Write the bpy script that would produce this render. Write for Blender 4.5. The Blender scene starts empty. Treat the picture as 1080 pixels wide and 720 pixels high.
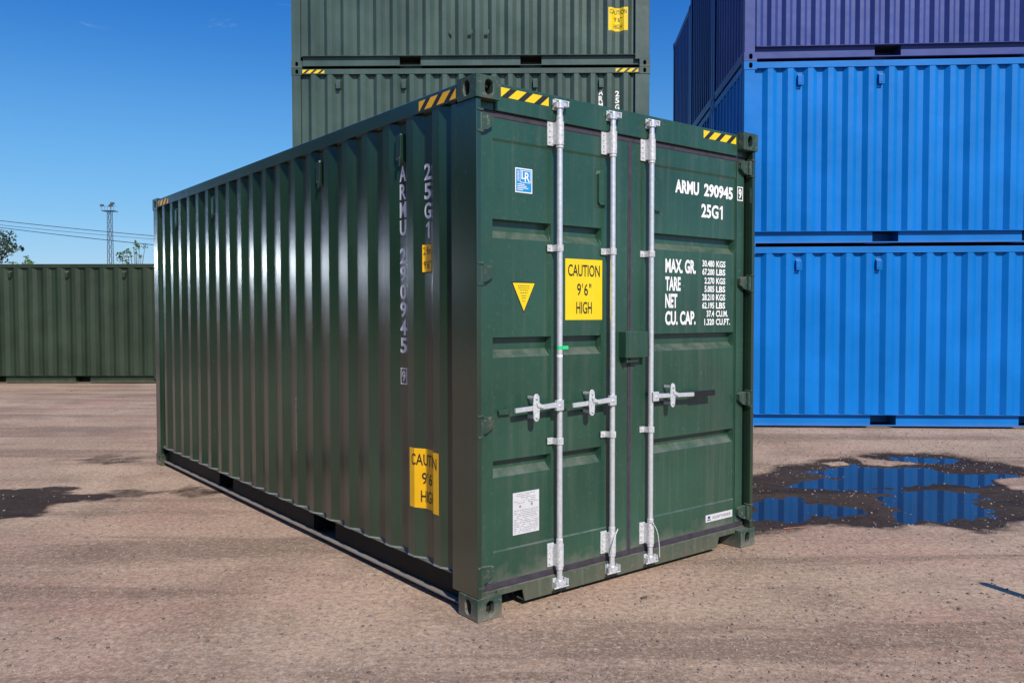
import bpy, bmesh, math, random
from mathutils import Vector, Matrix, noise
random.seed(7)
S = bpy.context.scene
R = math.radians

# ------------------------------------------------------------------ camera
cam_d = bpy.data.cameras.new('camera'); cam = bpy.data.objects.new('camera', cam_d)
S.collection.objects.link(cam)
cam_d.sensor_width = 36.0; cam_d.lens = 874.55 / 1080 * 36; cam_d.clip_end = 3000; cam_d.clip_start = 0.05
p_, r_ = -0.032506, -0.001365
_f = Vector((0, math.cos(p_), math.sin(p_))); _r = Vector((1, 0, 0)); _u = _r.cross(_f)
_r2 = _r*math.cos(r_) + _u*math.sin(r_); _u2 = -_r*math.sin(r_) + _u*math.cos(r_)
cam.matrix_world = Matrix(((_r2.x, _u2.x, -_f.x, 0), (_r2.y, _u2.y, -_f.y, 0), (_r2.z, _u2.z, -_f.z, 1.6386), (0, 0, 0, 1)))
S.camera = cam
S.render.resolution_x = 1024; S.render.resolution_y = 682

# ------------------------------------------------------------------ sky, sun, exposure
SUN_AZ, SUN_EL = 158.0, 39.0
w = bpy.data.worlds.new('World'); S.world = w; w.use_nodes = True
nt = w.node_tree; nt.nodes.clear()
out = nt.nodes.new('ShaderNodeOutputWorld'); bg = nt.nodes.new('ShaderNodeBackground')
sky = nt.nodes.new('ShaderNodeTexSky'); sky.sky_type = 'NISHITA'; sky.sun_disc = False
sky.sun_elevation = R(SUN_EL); sky.sun_rotation = R(SUN_AZ); sky.altitude = 0; sky.air_density = 1.0
sky.dust_density = 0.35; sky.ozone_density = 3.2
tc = nt.nodes.new('ShaderNodeTexCoord'); mp = nt.nodes.new('ShaderNodeMapping')
mp.inputs['Scale'].default_value = (1.6, 1.6, 9.0); mp.inputs['Rotation'].default_value = (0.1, 0.12, 0.4)
nz = nt.nodes.new('ShaderNodeTexNoise'); nz.inputs['Scale'].default_value = 3.2; nz.inputs['Detail'].default_value = 9
nz.inputs['Roughness'].default_value = 0.62; nz.inputs['Distortion'].default_value = 0.7
rp = nt.nodes.new('ShaderNodeValToRGB'); rp.color_ramp.elements[0].position = 0.66; rp.color_ramp.elements[1].position = 0.95
rp.color_ramp.elements[1].color = (0.42, 0.42, 0.42, 1)
mx = nt.nodes.new('ShaderNodeMix'); mx.data_type = 'RGBA'; mx.inputs[7].default_value = (7.5, 8.0, 9.0, 1)
# polarising-filter response: deeper red and green falloff away from the horizon
ss = nt.nodes.new('ShaderNodeSeparateColor'); sc_ = nt.nodes.new('ShaderNodeCombineColor')
def _m(op, a, b):
    n = nt.nodes.new('ShaderNodeMath'); n.operation = op; nt.links.new(a, n.inputs[0]); n.inputs[1].default_value = b; return n.outputs[0]
for k, (g_, s_) in enumerate(((1.28, 5.9), (0.78, 6.5), (0.42, 8.2))):
    nt.links.new(_m('MULTIPLY', _m('POWER', _m('MULTIPLY', ss.outputs[k], 0.1), g_), s_), sc_.inputs[k])
L_ = nt.links
L_.new(tc.outputs['Generated'], mp.inputs[0]); L_.new(mp.outputs[0], nz.inputs['Vector']); L_.new(nz.outputs['Fac'], rp.inputs[0])
L_.new(sky.outputs[0], ss.inputs[0]); 
sz_ = nt.nodes.new('ShaderNodeSeparateXYZ'); L_.new(tc.outputs['Generated'], sz_.inputs[0])
gr_ = nt.nodes.new('ShaderNodeValToRGB'); gr_.color_ramp.elements[0].position = 0.16; gr_.color_ramp.elements[1].position = 0.40
gr_.color_ramp.elements[0].color = (1, 1, 1, 1); gr_.color_ramp.elements[1].color = (0.36, 0.62, 0.84, 1); gr_.color_ramp.interpolation = 'EASE'
mu_ = nt.nodes.new('ShaderNodeMix'); mu_.data_type = 'RGBA'; mu_.blend_type = 'MULTIPLY'; mu_.inputs[0].default_value = 1.0
L_.new(sz_.outputs[2], gr_.inputs[0]); L_.new(sc_.outputs[0], mu_.inputs[6]); L_.new(gr_.outputs[0], mu_.inputs[7]); L_.new(mu_.outputs[2], mx.inputs[6]); L_.new(rp.outputs[0], mx.inputs[0])
L_.new(mx.outputs[2], bg.inputs[0]); L_.new(bg.outputs[0], out.inputs[0])
bg.inputs[1].default_value = 0.10
sl = bpy.data.lights.new('sun', 'SUN'); sl.energy = 3.9; sl.angle = R(0.53); sl.color = (1.0, 0.93, 0.83)
so = bpy.data.objects.new('sun', sl); S.collection.objects.link(so)
_sd = Vector((math.sin(R(SUN_AZ))*math.cos(R(SUN_EL)), math.cos(R(SUN_AZ))*math.cos(R(SUN_EL)), math.sin(R(SUN_EL))))
so.rotation_euler = _sd.to_track_quat('Z', 'Y').to_euler(); so.location = _sd*50
vs = S.view_settings; vs.view_transform = 'Standard'; vs.look = 'None'; vs.gamma = 1; vs.exposure = 0.22; vs.use_curve_mapping = False

# ------------------------------------------------------------------ helpers
COL = S.collection
def tag(o, label=None, cat=None, group=None, kind=None):
    if label: o['label'] = label
    if cat: o['category'] = cat
    if group: o['group'] = group
    if kind: o['kind'] = kind
    return o
def empty(name, loc=(0, 0, 0), rz=0.0):
    o = bpy.data.objects.new(name, None); COL.objects.link(o); o.location = loc; o.rotation_euler = (0, 0, rz)
    o.empty_display_size = 0.3
    return o
def put(name, bm, mat, parent=None, smooth=False, angle=None, flip=True, mods=()):
    if flip: bmesh.ops.recalc_face_normals(bm, faces=bm.faces)
    me = bpy.data.meshes.new(name); bm.to_mesh(me); bm.free()
    if smooth:
        me.polygons.foreach_set('use_smooth', [True]*len(me.polygons))
        if angle is not None:
            try: me.set_sharp_from_angle(angle=R(angle))
            except Exception: pass
    o = bpy.data.objects.new(name, me); COL.objects.link(o)
    if mat: me.materials.append(mat)
    if parent: o.parent = parent
    for bw in mods:
        m = o.modifiers.new('bevel', 'BEVEL'); m.width = bw; m.segments = 2; m.limit_method = 'ANGLE'; m.angle_limit = R(40)
    return o
def BM(): return bmesh.new()
def box(bm, x0, x1, y0, y1, z0, z1):
    v = [bm.verts.new((x, y, z)) for z in (z0, z1) for x, y in ((x0, y0), (x1, y0), (x1, y1), (x0, y1))]
    for f in ((3, 2, 1, 0), (4, 5, 6, 7), (0, 1, 5, 4), (1, 2, 6, 5), (2, 3, 7, 6), (3, 0, 4, 7)):
        bm.faces.new([v[i] for i in f])
def prism(bm, pts, axis, a, b):
    # pts: 2D outline; axis 'x','y','z': extrusion axis, from a to b
    def P(p, t):
        if axis == 'x': return (t, p[0], p[1])
        if axis == 'y': return (p[0], t, p[1])
        return (p[0], p[1], t)
    A = [bm.verts.new(P(p, a)) for p in pts]; B = [bm.verts.new(P(p, b)) for p in pts]
    n = len(pts)
    for i in range(n): bm.faces.new((A[i], A[(i+1) % n], B[(i+1) % n], B[i]))
    bm.faces.new(A[::-1]); bm.faces.new(B)
def tube(bm, p, q, r0, r1=None, n=14, cap=True):
    p = Vector(p); q = Vector(q); r1 = r0 if r1 is None else r1
    d = (q-p).normalized(); a = d.orthogonal().normalized(); b = d.cross(a)
    A = []; B = []
    for i in range(n):
        t = 2*math.pi*i/n; c = a*math.cos(t)+b*math.sin(t)
        A.append(bm.verts.new(p+c*r0)); B.append(bm.verts.new(q+c*r1))
    for i in range(n): bm.faces.new((A[i], A[(i+1) % n], B[(i+1) % n], B[i]))
    if cap: bm.faces.new(A[::-1]); bm.faces.new(B)

# ------------------------------------------------------------------ materials
def nodes(name):
    m = bpy.data.materials.new(name); m.use_nodes = True
    t = m.node_tree; b = t.nodes['Principled BSDF']
    return m, t, b
def N(t, kind, **kw):
    n = t.nodes.new(kind)
    for k, v in kw.items():
        if hasattr(n, k): setattr(n, k, v)
        else: n.inputs[k].default_value = v
    return n
def mixc(t, fac, a, b):
    n = t.nodes.new('ShaderNodeMix'); n.data_type = 'RGBA'
    for s, v in ((0, fac), (6, a), (7, b)):
        if isinstance(v, (int, float, tuple)): n.inputs[s].default_value = v
        else: t.links.new(v, n.inputs[s])
    return n.outputs[2]
def ramp(t, src, p0, p1, c0=(0, 0, 0, 1), c1=(1, 1, 1, 1)):
    if p0 > p1: p0, p1, c0, c1 = p1, p0, c1, c0
    n = t.nodes.new('ShaderNodeValToRGB'); n.color_ramp.elements[0].position = p0; n.color_ramp.elements[1].position = p1
    n.color_ramp.elements[0].color = c0; n.color_ramp.elements[1].color = c1
    t.links.new(src, n.inputs[0]); return n.outputs[0]
def mathn(t, op, a, b=None):
    n = t.nodes.new('ShaderNodeMath'); n.operation = op
    for s, v in ((0, a), (1, b)):
        if v is None: continue
        if isinstance(v, (int, float)): n.inputs[s].default_value = v
        else: t.links.new(v, n.inputs[s])
    return n.outputs[0]

def paint(name, col, rough=0.35, dirt=0.5, chips=0.3, dust_z=0.22, dust=0.6, ior=1.5, coat=0.0, coat_ior=1.5, wear=(0.23, 0.20, 0.16), var=0.18, ledge=1.0, rust=0.0):
    m, t, b = nodes(name); L = t.links
    tc = t.nodes.new('ShaderNodeTexCoord'); P = tc.outputs['Object']
    # broad fading
    n1 = N(t, 'ShaderNodeTexNoise', Scale=1.3, Detail=5.0); L.new(P, n1.inputs['Vector'])
    c1 = mixc(t, ramp(t, n1.outputs['Fac'], 0.35, 0.7), tuple(c*(1-var) for c in col)+(1,), tuple(min(1, c*(1+var)+0.004) for c in col)+(1,))
    # vertical rain streaks of dust
    mp = N(t, 'ShaderNodeMapping'); mp.inputs['Scale'].default_value = (22, 22, 0.9); L.new(P, mp.inputs[0])
    n2 = N(t, 'ShaderNodeTexNoise', Scale=1.0, Detail=6.0, Roughness=0.6); L.new(mp.outputs[0], n2.inputs['Vector'])
    st = mathn(t, 'MULTIPLY', ramp(t, n2.outputs['Fac'], 0.5, 0.78), 0.22*dirt)
    c2 = mixc(t, st, c1, (0.20, 0.19, 0.165, 1))
    # fine blotches
    n3 = N(t, 'ShaderNodeTexNoise', Scale=38.0, Detail=8.0, Roughness=0.7); L.new(P, n3.inputs['Vector'])
    c3 = mixc(t, mathn(t, 'MULTIPLY', ramp(t, n3.outputs['Fac'], 0.58, 0.74), 0.16*dirt), c2, (0.22, 0.21, 0.18, 1))
    # dust splashed up from the yard near the bottom
    sx = N(t, 'ShaderNodeSeparateXYZ'); L.new(P, sx.inputs[0])
    mr = N(t, 'ShaderNodeMapRange'); L.new(sx.outputs[2], mr.inputs[0])
    mr.inputs[1].default_value = 0.0; mr.inputs[2].default_value = dust_z; mr.inputs[3].default_value = 1; mr.inputs[4].default_value = 0
    n4 = N(t, 'ShaderNodeTexNoise', Scale=9.0, Detail=8.0, Roughness=0.65); L.new(P, n4.inputs['Vector'])
    n5 = mathn(t, 'ADD', mr.outputs[0], mathn(t, 'MULTIPLY', mathn(t, 'SUBTRACT', n4.outputs['Fac'], 0.5), 0.9))
    d = mathn(t, 'MULTIPLY', ramp(t, n5, 0.3, 0.95), dust)
    c4 = mixc(t, d, c3, wear+(1,))
    ge = t.nodes.new('ShaderNodeNewGeometry'); sn = N(t, 'ShaderNodeSeparateXYZ'); L.new(ge.outputs['True Normal'], sn.inputs[0])
    led = mathn(t, 'MULTIPLY', ramp(t, sn.outputs[2], 0.45, 0.85), mathn(t, 'MULTIPLY', ramp(t, n4.outputs['Fac'], 0.3, 0.6), 0.62*ledge))
    c4 = mixc(t, led, c4, (0.25, 0.24, 0.20, 1))
    # scratches and chips (sparse)
    mp2 = N(t, 'ShaderNodeMapping'); mp2.inputs['Scale'].default_value = (3.1, 3.1, 0.7); L.new(P, mp2.inputs[0])
    vo = N(t, 'ShaderNodeTexNoise', Scale=14.0, Detail=10.0, Roughness=0.75); L.new(mp2.outputs[0], vo.inputs['Vector'])
    ch = mathn(t, 'MULTIPLY', ramp(t, vo.outputs['Fac'], 0.665, 0.68), chips)
    c5 = mixc(t, ch, c4, (0.30, 0.29, 0.27, 1))
    if rust:
        n8 = N(t, 'ShaderNodeTexNoise', Scale=12.0, Detail=9.0, Roughness=0.72); L.new(P, n8.inputs['Vector'])
        c5 = mixc(t, mathn(t, 'MULTIPLY', ramp(t, n8.outputs['Fac'], 0.54, 0.64), rust), c5, (0.135, 0.088, 0.062, 1))
        c5 = mixc(t, mathn(t, 'MULTIPLY', ramp(t, n3.outputs['Fac'], 0.57, 0.66), rust*0.8), c5, (0.26, 0.24, 0.21, 1))
    L.new(c5, b.inputs['Base Color'])
    rr = mathn(t, 'ADD', mathn(t, 'MULTIPLY', n3.outputs['Fac'], 0.16), rough-0.08)
    rr2 = mathn(t, 'ADD', rr, mathn(t, 'MULTIPLY', d, 0.5)); rr3 = mathn(t, 'MINIMUM', rr2, 1.0)
    L.new(rr3, b.inputs['Roughness'])
    b.inputs['IOR'].default_value = ior
    if coat:
        b.inputs['Coat Weight'].default_value = coat; b.inputs['Coat Roughness'].default_value = max(0.08, rough-0.12)
        b.inputs['Coat IOR'].default_value = coat_ior
    # slight unevenness of rolled sheet
    n6 = N(t, 'ShaderNodeTexNoise', Scale=2.6, Detail=2.0); L.new(P, n6.inputs['Vector'])
    bu = N(t, 'ShaderNodeBump', Strength=0.4, Distance=0.02); L.new(n6.outputs['Fac'], bu.inputs['Height'])
    n7 = N(t, 'ShaderNodeTexNoise', Scale=260.0, Detail=2.0); L.new(P, n7.inputs['Vector'])
    bu2 = N(t, 'ShaderNodeBump', Strength=0.04, Distance=0.001); L.new(n7.outputs['Fac'], bu2.inputs['Height']); L.new(bu.outputs[0], bu2.inputs['Normal'])
    L.new(bu2.outputs[0], b.inputs['Normal'])
    return m
def simple(name, col, rough=0.5, metal=0.0, nscale=30.0, var=0.2, ior=1.5, bump=0.0):
    m, t, b = nodes(name); L = t.links
    tc = t.nodes.new('ShaderNodeTexCoord')
    n = N(t, 'ShaderNodeTexNoise', Scale=nscale, Detail=6.0, Roughness=0.65); L.new(tc.outputs['Object'], n.inputs['Vector'])
    c = mixc(t, ramp(t, n.outputs['Fac'], 0.32, 0.7), tuple(x*(1-var) for x in col)+(1,), tuple(min(1, x*(1+var)) for x in col)+(1,))
    L.new(c, b.inputs['Base Color']); b.inputs['Metallic'].default_value = metal; b.inputs['IOR'].default_value = ior
    L.new(mathn(t, 'ADD', mathn(t, 'MULTIPLY', n.outputs['Fac'], 0.2), rough-0.1), b.inputs['Roughness'])
    if bump:
        bu = N(t, 'ShaderNodeBump', Strength=bump, Distance=0.01); L.new(n.outputs['Fac'], bu.inputs['Height']); L.new(bu.outputs[0], b.inputs['Normal'])
    return m

M = {}
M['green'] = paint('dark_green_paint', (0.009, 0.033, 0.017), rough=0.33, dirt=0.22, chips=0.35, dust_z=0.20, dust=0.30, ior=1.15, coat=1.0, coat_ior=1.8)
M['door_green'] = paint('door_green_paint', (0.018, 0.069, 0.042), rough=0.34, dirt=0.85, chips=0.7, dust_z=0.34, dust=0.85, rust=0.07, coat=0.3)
M['casting'] = paint('worn_casting_paint', (0.022, 0.060, 0.042), rough=0.5, dirt=1.3, chips=0.9, dust_z=0.14, dust=0.6, rust=0.75)
M['lip'] = paint('shade_black_rail', (0.007, 0.009, 0.009), rough=0.6, dirt=0.15, chips=0.3, dust_z=0.08, dust=0.15, ior=1.3)  # base colour carries the wall overhang's shade on the rail web
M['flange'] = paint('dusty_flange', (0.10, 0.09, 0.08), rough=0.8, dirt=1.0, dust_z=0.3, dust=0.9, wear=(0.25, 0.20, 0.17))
M['grey_green'] = paint('grey_green_paint', (0.052, 0.090, 0.074), coat=0.2, rough=0.34, dirt=0.7, chips=0.4, dust_z=0.05, dust=0.2)
M['olive'] = paint('olive_green_paint', (0.016, 0.034, 0.016), rough=0.5, dirt=0.4, chips=0.3, dust_z=0.15, dust=0.4)
M['blue'] = paint('bright_blue_paint', (0.0, 0.168, 0.545), rough=0.42, dirt=0.05, chips=0.25, dust_z=0.12, dust=0.25, ior=1.32, var=0.09)
M['purple'] = paint('violet_blue_paint', (0.033, 0.059, 0.245), ior=1.4, rough=0.42, dirt=0.1, chips=0.2, dust_z=0.05, dust=0.1, var=0.08)
M['galv'] = simple('galvanised_steel', (0.74, 0.76, 0.79), rough=0.33, metal=0.5, nscale=45, var=0.12)
M['galv_dull'] = simple('dull_galvanised_steel', (0.62, 0.63, 0.64), rough=0.5, metal=0.25, nscale=70, var=0.28)
M['rubber'] = simple('door_gasket_rubber', (0.045, 0.036, 0.050), rough=0.62, nscale=14, var=0.35)
M['black'] = simple('black_grip_plastic', (0.012, 0.012, 0.014), rough=0.4)
M['ink'] = simple('black_ink', (0.02, 0.018, 0.016), rough=0.5)
M['yellow'] = simple('yellow_sticker_film', (0.82, 0.60, 0.008), rough=0.35, nscale=6, var=0.05)
M['amber'] = simple('amber_sticker_film', (0.90, 0.50, 0.008), rough=0.38, nscale=6, var=0.06)
M['white'] = simple('white_lettering_film', (0.88, 0.88, 0.86), rough=0.45, nscale=60, var=0.06)
M['paper'] = simple('white_sticker_film', (0.62, 0.62, 0.63), rough=0.35, nscale=12, var=0.07)
M['greyink'] = simple('faded_print', (0.20, 0.20, 0.22), rough=0.5)
M['cyan'] = simple('blue_sticker_film', (0.02, 0.28, 0.62), rough=0.3, nscale=9, var=0.05)
M['navy'] = simple('navy_print', (0.03, 0.04, 0.18), rough=0.5)
M['taggreen'] = simple('bright_green_tape', (0.02, 0.62, 0.22), rough=0.4, var=0.05)
M['wood'] = simple('plywood_floor', (0.16, 0.10, 0.06), rough=0.8, nscale=9)
M['under'] = simple('underside_coating_pocket_shade', (0.015, 0.015, 0.016), rough=0.8)  # also blackens the casting pockets, painting in their shade

# ------------------------------------------------------------------ terrain, puddle
def ray(px, py):
    d = _f + _r2*((px-540)/874.55) + _u2*((360-py)/874.55); return d
def gpt(px, py, z=-0.02):
    d = ray(px, py); t = (z-1.6386)/d.z; return (d.x*t, d.y*t)
def zz(l, sx=3.0, ox=780, oy=440): return [gpt(ox+x/sx, oy+y/sx) for x, y in l]
PUD = [zz([(20, 265), (50, 262), (100, 255), (180, 253), (205, 268), (260, 275), (330, 283), (360, 292), (300, 300), (215, 305), (180, 325), (60, 322), (20, 322)]),
       zz([(165, 215), (235, 200), (320, 190), (225, 170), (290, 158), (345, 146), (375, 160), (440, 155), (580, 157), (640, 170), (700, 175), (790, 178), (860, 180), (800, 192), (815, 206), (740, 213), (690, 208), (600, 205), (560, 215), (470, 216), (420, 222), (500, 226), (640, 226), (740, 236), (770, 250), (700, 262), (750, 285), (765, 305), (700, 310), (590, 330), (600, 343), (500, 341), (490, 318), (520, 290), (470, 262), (480, 240), (400, 232), (330, 226), (250, 222)]),
       zz([(490, 124), (560, 121), (680, 125), (705, 133), (640, 141), (560, 138), (510, 133)])]
DAMP = zz([(-20, 190), (60, 178), (150, 150), (330, 125), (430, 112), (650, 114), (750, 138), (930, 160), (930, 335), (860, 366), (760, 372), (640, 352), (560, 350), (430, 356), (300, 352), (150, 365), (60, 375), (-30, 382)])
DRY = [zz([(355, 124), (450, 134), (540, 141), (590, 148), (480, 152), (395, 148)]), zz([(800, 195), (960, 186), (960, 232), (860, 228)]), zz([(265, 145), (320, 140), (345, 147), (290, 153)])]
STAIN = [[gpt(x, y) for x, y in ((-60, 520), (20, 516), (60, 517), (92, 527), (68, 534), (36, 542), (0, 551), (-60, 556))],
         [gpt(x, y) for x, y in ((75, 487), (110, 482), (160, 483), (150, 489), (100, 491))],
         [gpt(x, y) for x, y in ((100, 523), (150, 518), (205, 512), (240, 520), (180, 524), (130, 527))]]
def sdf(poly, x, y):
    ins = False; d = 1e9; n = len(poly)
    for i in range(n):
        x1, y1 = poly[i]; x2, y2 = poly[(i+1) % n]
        if (y1 > y) != (y2 > y) and x < (x2-x1)*(y-y1)/(y2-y1)+x1: ins = not ins
        ex, ey = x2-x1, y2-y1; t = max(0, min(1, ((x-x1)*ex+(y-y1)*ey)/(ex*ex+ey*ey+1e-12)))
        d = min(d, (x-x1-ex*t)**2+(y-y1-ey*t)**2)
    d = math.sqrt(d); return -d if ins else d
def sm(a, b, x):
    t = max(0, min(1, (x-a)/(b-a))); return t*t*(3-2*t)
ZW = -0.034
def ground_h(x, y):
    """height and dampness of the yard at x, y"""
    h = -0.004 + 0.0035*noise.noise(Vector((x*2.1, y*2.1, 0))) + 0.008*noise.noise(Vector((x*0.5, y*0.5, 5)))*sm(4, 9, abs(x)+0.0*y)
    wet = 0.0
    if 1.2 < x < 9.5 and 5.4 < y < 13:
        nn = noise.noise(Vector((x*1.6, y*1.6, 2)))*0.10 + noise.noise(Vector((x*5, y*5, 2)))*0.06 + noise.noise(Vector((x*14, y*14, 2)))*0.035
        dd = sdf(DAMP, x, y) + nn*1.3
        dp = min(sdf(p, x, y) for p in PUD) + nn*0.9 - 0.04
        dr = min(sdf(p, x, y) for p in DRY) + nn*0.5
        wet = 1-sm(-0.30, 0.16, dd)*1.0
        hp = ZW + max(-0.022, min(0.017, dp*0.07)) + 0.0065*noise.noise(Vector((x*7, y*7, 1))) + 0.0052*noise.noise(Vector((x*17, y*17, 1)))
        k = 1-sm(-0.22, 0.10, dd)
        h = h*(1-k)+hp*k
        dry = 1-sm(-0.05, 0.05, dr); wet *= 1-dry; h = h*(1-dry)+dry*(ZW+0.018)
    if x < -1.0 and 5 < y < 14:
        nn = noise.noise(Vector((x*2.6, y*2.6, 9)))*0.22 + noise.noise(Vector((x*9, y*9, 9)))*0.12
        for i, p in enumerate(STAIN):
            d = sdf(p, x, y)+nn*(1 if i == 0 else 1.6)
            wet = max(wet, (1-sm(-0.10, 0.14, d))*(1.0, 0.42, 0.46)[i])
    h += 0.022*sm(9.9, 10.9, y)*sm(2.2, 3.4, x)
    return h, wet

def axis_steps(parts):
    v = []
    for a, b, s in parts:
        n = max(1, round((b-a)/s)); v += [a+(b-a)*i/n for i in range(n)]
    v.append(parts[-1][1]); return v
xs = axis_steps([(-1500, -300, 400), (-300, -60, 60), (-60, -14, 8), (-14, -6, 0.5), (-6, 1.3, 0.10), (1.3, 6.4, 0.024), (6.4, 9.5, 0.1), (9.5, 20, 0.8), (20, 60, 8), (60, 300, 60), (300, 1500, 400)])
ys = axis_steps([(-1500, -300, 400), (-300, -60, 60), (-60, -6, 9), (-6, 2, 0.8), (2, 5.9, 0.10), (5.9, 10.8, 0.026), (10.8, 14, 0.12), (14, 30, 1.0), (30, 90, 10), (90, 300, 70), (300, 2500, 440)])
nx, ny = len(xs), len(ys)
verts = []; wets = []
for y in ys:
    for x in xs:
        h, wt = ground_h(x, y) if (abs(x) < 60 and abs(y) < 60) else (-0.004, 0)
        verts.append((x, y, h)); wets.append(wt)
faces = [(j*nx+i, j*nx+i+1, (j+1)*nx+i+1, (j+1)*nx+i) for j in range(ny-1) for i in range(nx-1)]
gm = bpy.data.meshes.new('ground'); gm.from_pydata(verts, [], faces)
gm.polygons.foreach_set('use_smooth', [True]*len(gm.polygons))
at = gm.attributes.new('wet', 'FLOAT', 'POINT'); at.data.foreach_set('value', wets)
ground = bpy.data.objects.new('ground', gm); COL.objects.link(ground); tag(ground, kind='structure')

def ground_mat():
    m, t, b = nodes('packed_gravel_ground'); L = t.links
    tc = t.nodes.new('ShaderNodeTexCoord'); P = tc.outputs['Object']
    def nz(scale, det=6.0, rough=0.6, dist=0.0, vec=None):
        n = N(t, 'ShaderNodeTexNoise', Scale=scale, Detail=det, Roughness=rough, Distortion=dist); L.new(vec or P, n.inputs['Vector']); return n.outputs['Fac']
    big = nz(0.42, 7, 0.62, 0.9); mid = nz(1.5, 8, 0.62); fine = nz(26, 8, 0.75); grit = nz(64, 4, 0.75)
    base = mixc(t, ramp(t, big, 0.38, 0.64), (0.300, 0.200, 0.148, 1), (0.460, 0.325, 0.240, 1))
    # pinkish, redder patches towards the left of the yard
    red = nz(0.55, 4, 0.5)
    base = mixc(t, mathn(t, 'MULTIPLY', ramp(t, red, 0.47, 0.66), 0.45), base, (0.420, 0.232, 0.178, 1))
    base = mixc(t, mathn(t, 'MULTIPLY', ramp(t, mid, 0.50, 0.66), 0.55), base, (0.185, 0.130, 0.095, 1))
    # long worn vehicle tracks
    mp = N(t, 'ShaderNodeMapping'); mp.inputs['Scale'].default_value = (0.22, 1.7, 1); mp.inputs['Rotation'].default_value = (0, 0, R(6)); L.new(P, mp.inputs[0])
    trk = nz(1.0, 7, 0.62, 0.4, mp.outputs[0])
    base = mixc(t, mathn(t, 'MULTIPLY', ramp(t, trk, 0.52, 0.60), 0.66), base, (0.18, 0.120, 0.088, 1))
    base = mixc(t, mathn(t, 'MULTIPLY', ramp(t, trk, 0.50, 0.36), 0.30), base, (0.52, 0.38, 0.275, 1))
    base = mixc(t, mathn(t, 'MULTIPLY', ramp(t, fine, 0.48, 0.62), 0.52), base, (0.13, 0.092, 0.070, 1))
    base = mixc(t, mathn(t, 'MULTIPLY', ramp(t, fine, 0.46, 0.34), 0.55), base, (0.60, 0.47, 0.36, 1))
    # embedded stones
    vo = N(t, 'ShaderNodeTexVoronoi', Scale=62.0, Randomness=1.0); vo.feature = 'F1'; L.new(P, vo.inputs['Vector'])
    stc = ramp(t, vo.outputs['Distance'], 0.20, 0.34, (1, 1, 1, 1), (0, 0, 0, 1))
    sep = N(t, 'ShaderNodeSeparateColor'); L.new(vo.outputs['Color'], sep.inputs[0])
    pick = ramp(t, sep.outputs[0], 0.60, 0.66)
    stone = mixc(t, sep.outputs[1], (0.13, 0.115, 0.105, 1), (0.52, 0.45, 0.39, 1))
    stm = mathn(t, 'MULTIPLY', mathn(t, 'MULTIPLY', stc, pick), 0.75)
    base = mixc(t, stm, base, stone)
    base = mixc(t, mathn(t, 'MULTIPLY', ramp(t, grit, 0.52, 0.68), 0.36), base, (0.10, 0.082, 0.072, 1))
    base = mixc(t, mathn(t, 'MULTIPLY', ramp(t, grit, 0.47, 0.34), 0.40), base, (0.56, 0.48, 0.42, 1))
    # damp earth round the puddle
    wa = N(t, 'ShaderNodeAttribute'); wa.attribute_name = 'wet'
    wv = mathn(t, 'ADD', wa.outputs['Fac'], mathn(t, 'MULTIPLY', mathn(t, 'SUBTRACT', nz(7, 8, 0.7), 0.5), 0.9))
    wetm = mathn(t, 'MULTIPLY', ramp(t, wv, 0.14, 0.58), ramp(t, wa.outputs['Fac'], 0.02, 0.30))
    li = t.nodes.new('ShaderNodeMix'); li.data_type = 'RGBA'; li.blend_type = 'MULTIPLY'; li.inputs[0].default_value = 1.0
    L.new(base, li.inputs[6]); li.inputs[7].default_value = (1.20, 1.20, 1.12, 1); base = li.outputs[2]
    dk = N(t, 'ShaderNodeHueSaturation', Saturation=1.05, Value=0.06); L.new(base, dk.inputs['Color'])
    col = mixc(t, mathn(t, 'MULTIPLY', wetm, 0.92), base, dk.outputs[0])
    L.new(col, b.inputs['Base Color'])
    L.new(mathn(t, 'SUBTRACT', 0.92, mathn(t, 'MULTIPLY', wetm, 0.25)), b.inputs['Roughness'])
    b.inputs['Specular IOR Level'].default_value = 0.08
    h1 = mathn(t, 'ADD', mathn(t, 'MULTIPLY', fine, 0.6), mathn(t, 'MULTIPLY', grit, 0.35))
    h2 = mathn(t, 'ADD', h1, mathn(t, 'MULTIPLY', stm, 0.35))
    bu = N(t, 'ShaderNodeBump', Strength=0.5, Distance=0.010); L.new(h2, bu.inputs['Height'])
    L.new(bu.outputs[0], b.inputs['Normal'])
    return m
gm.materials.append(ground_mat())

# water lying in the hollows of the ground
def water_mat():
    m, t, b = nodes('puddle_water'); L = t.links
    b.inputs['Base Color'].default_value = (0.016, 0.014, 0.014, 1); b.inputs['Roughness'].default_value = 0.03
    b.inputs['IOR'].default_value = 1.33
    tc = t.nodes.new('ShaderNodeTexCoord')
    n = N(t, 'ShaderNodeTexNoise', Scale=3.0, Detail=3.0); L.new(tc.outputs['Object'], n.inputs['Vector'])
    bu = N(t, 'ShaderNodeBump', Strength=0.05, Distance=0.01); L.new(n.outputs['Fac'], bu.inputs['Height']); L.new(bu.outputs[0], b.inputs['Normal'])
    return m
bm = BM()
cs = [(1.55, 6.05), (7.6, 6.05), (8.6, 9.9), (2.2, 9.9)]
# follow the damp hollow so that the sheet never surfaces outside it
nn_ = 60; cx = sum(p[0] for p in DAMP)/len(DAMP); cy = sum(p[1] for p in DAMP)/len(DAMP)
bm.faces.new([bm.verts.new((cx+(x-cx)*0.985, cy+(y-cy)*0.985, ZW)) for x, y in DAMP])
pud = put('puddle', bm, water_mat(), None, flip=False)
for p in pud.data.polygons:
    if p.normal.z < 0: pud.data.flip_normals(); break
tag(pud, kind='structure')

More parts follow.
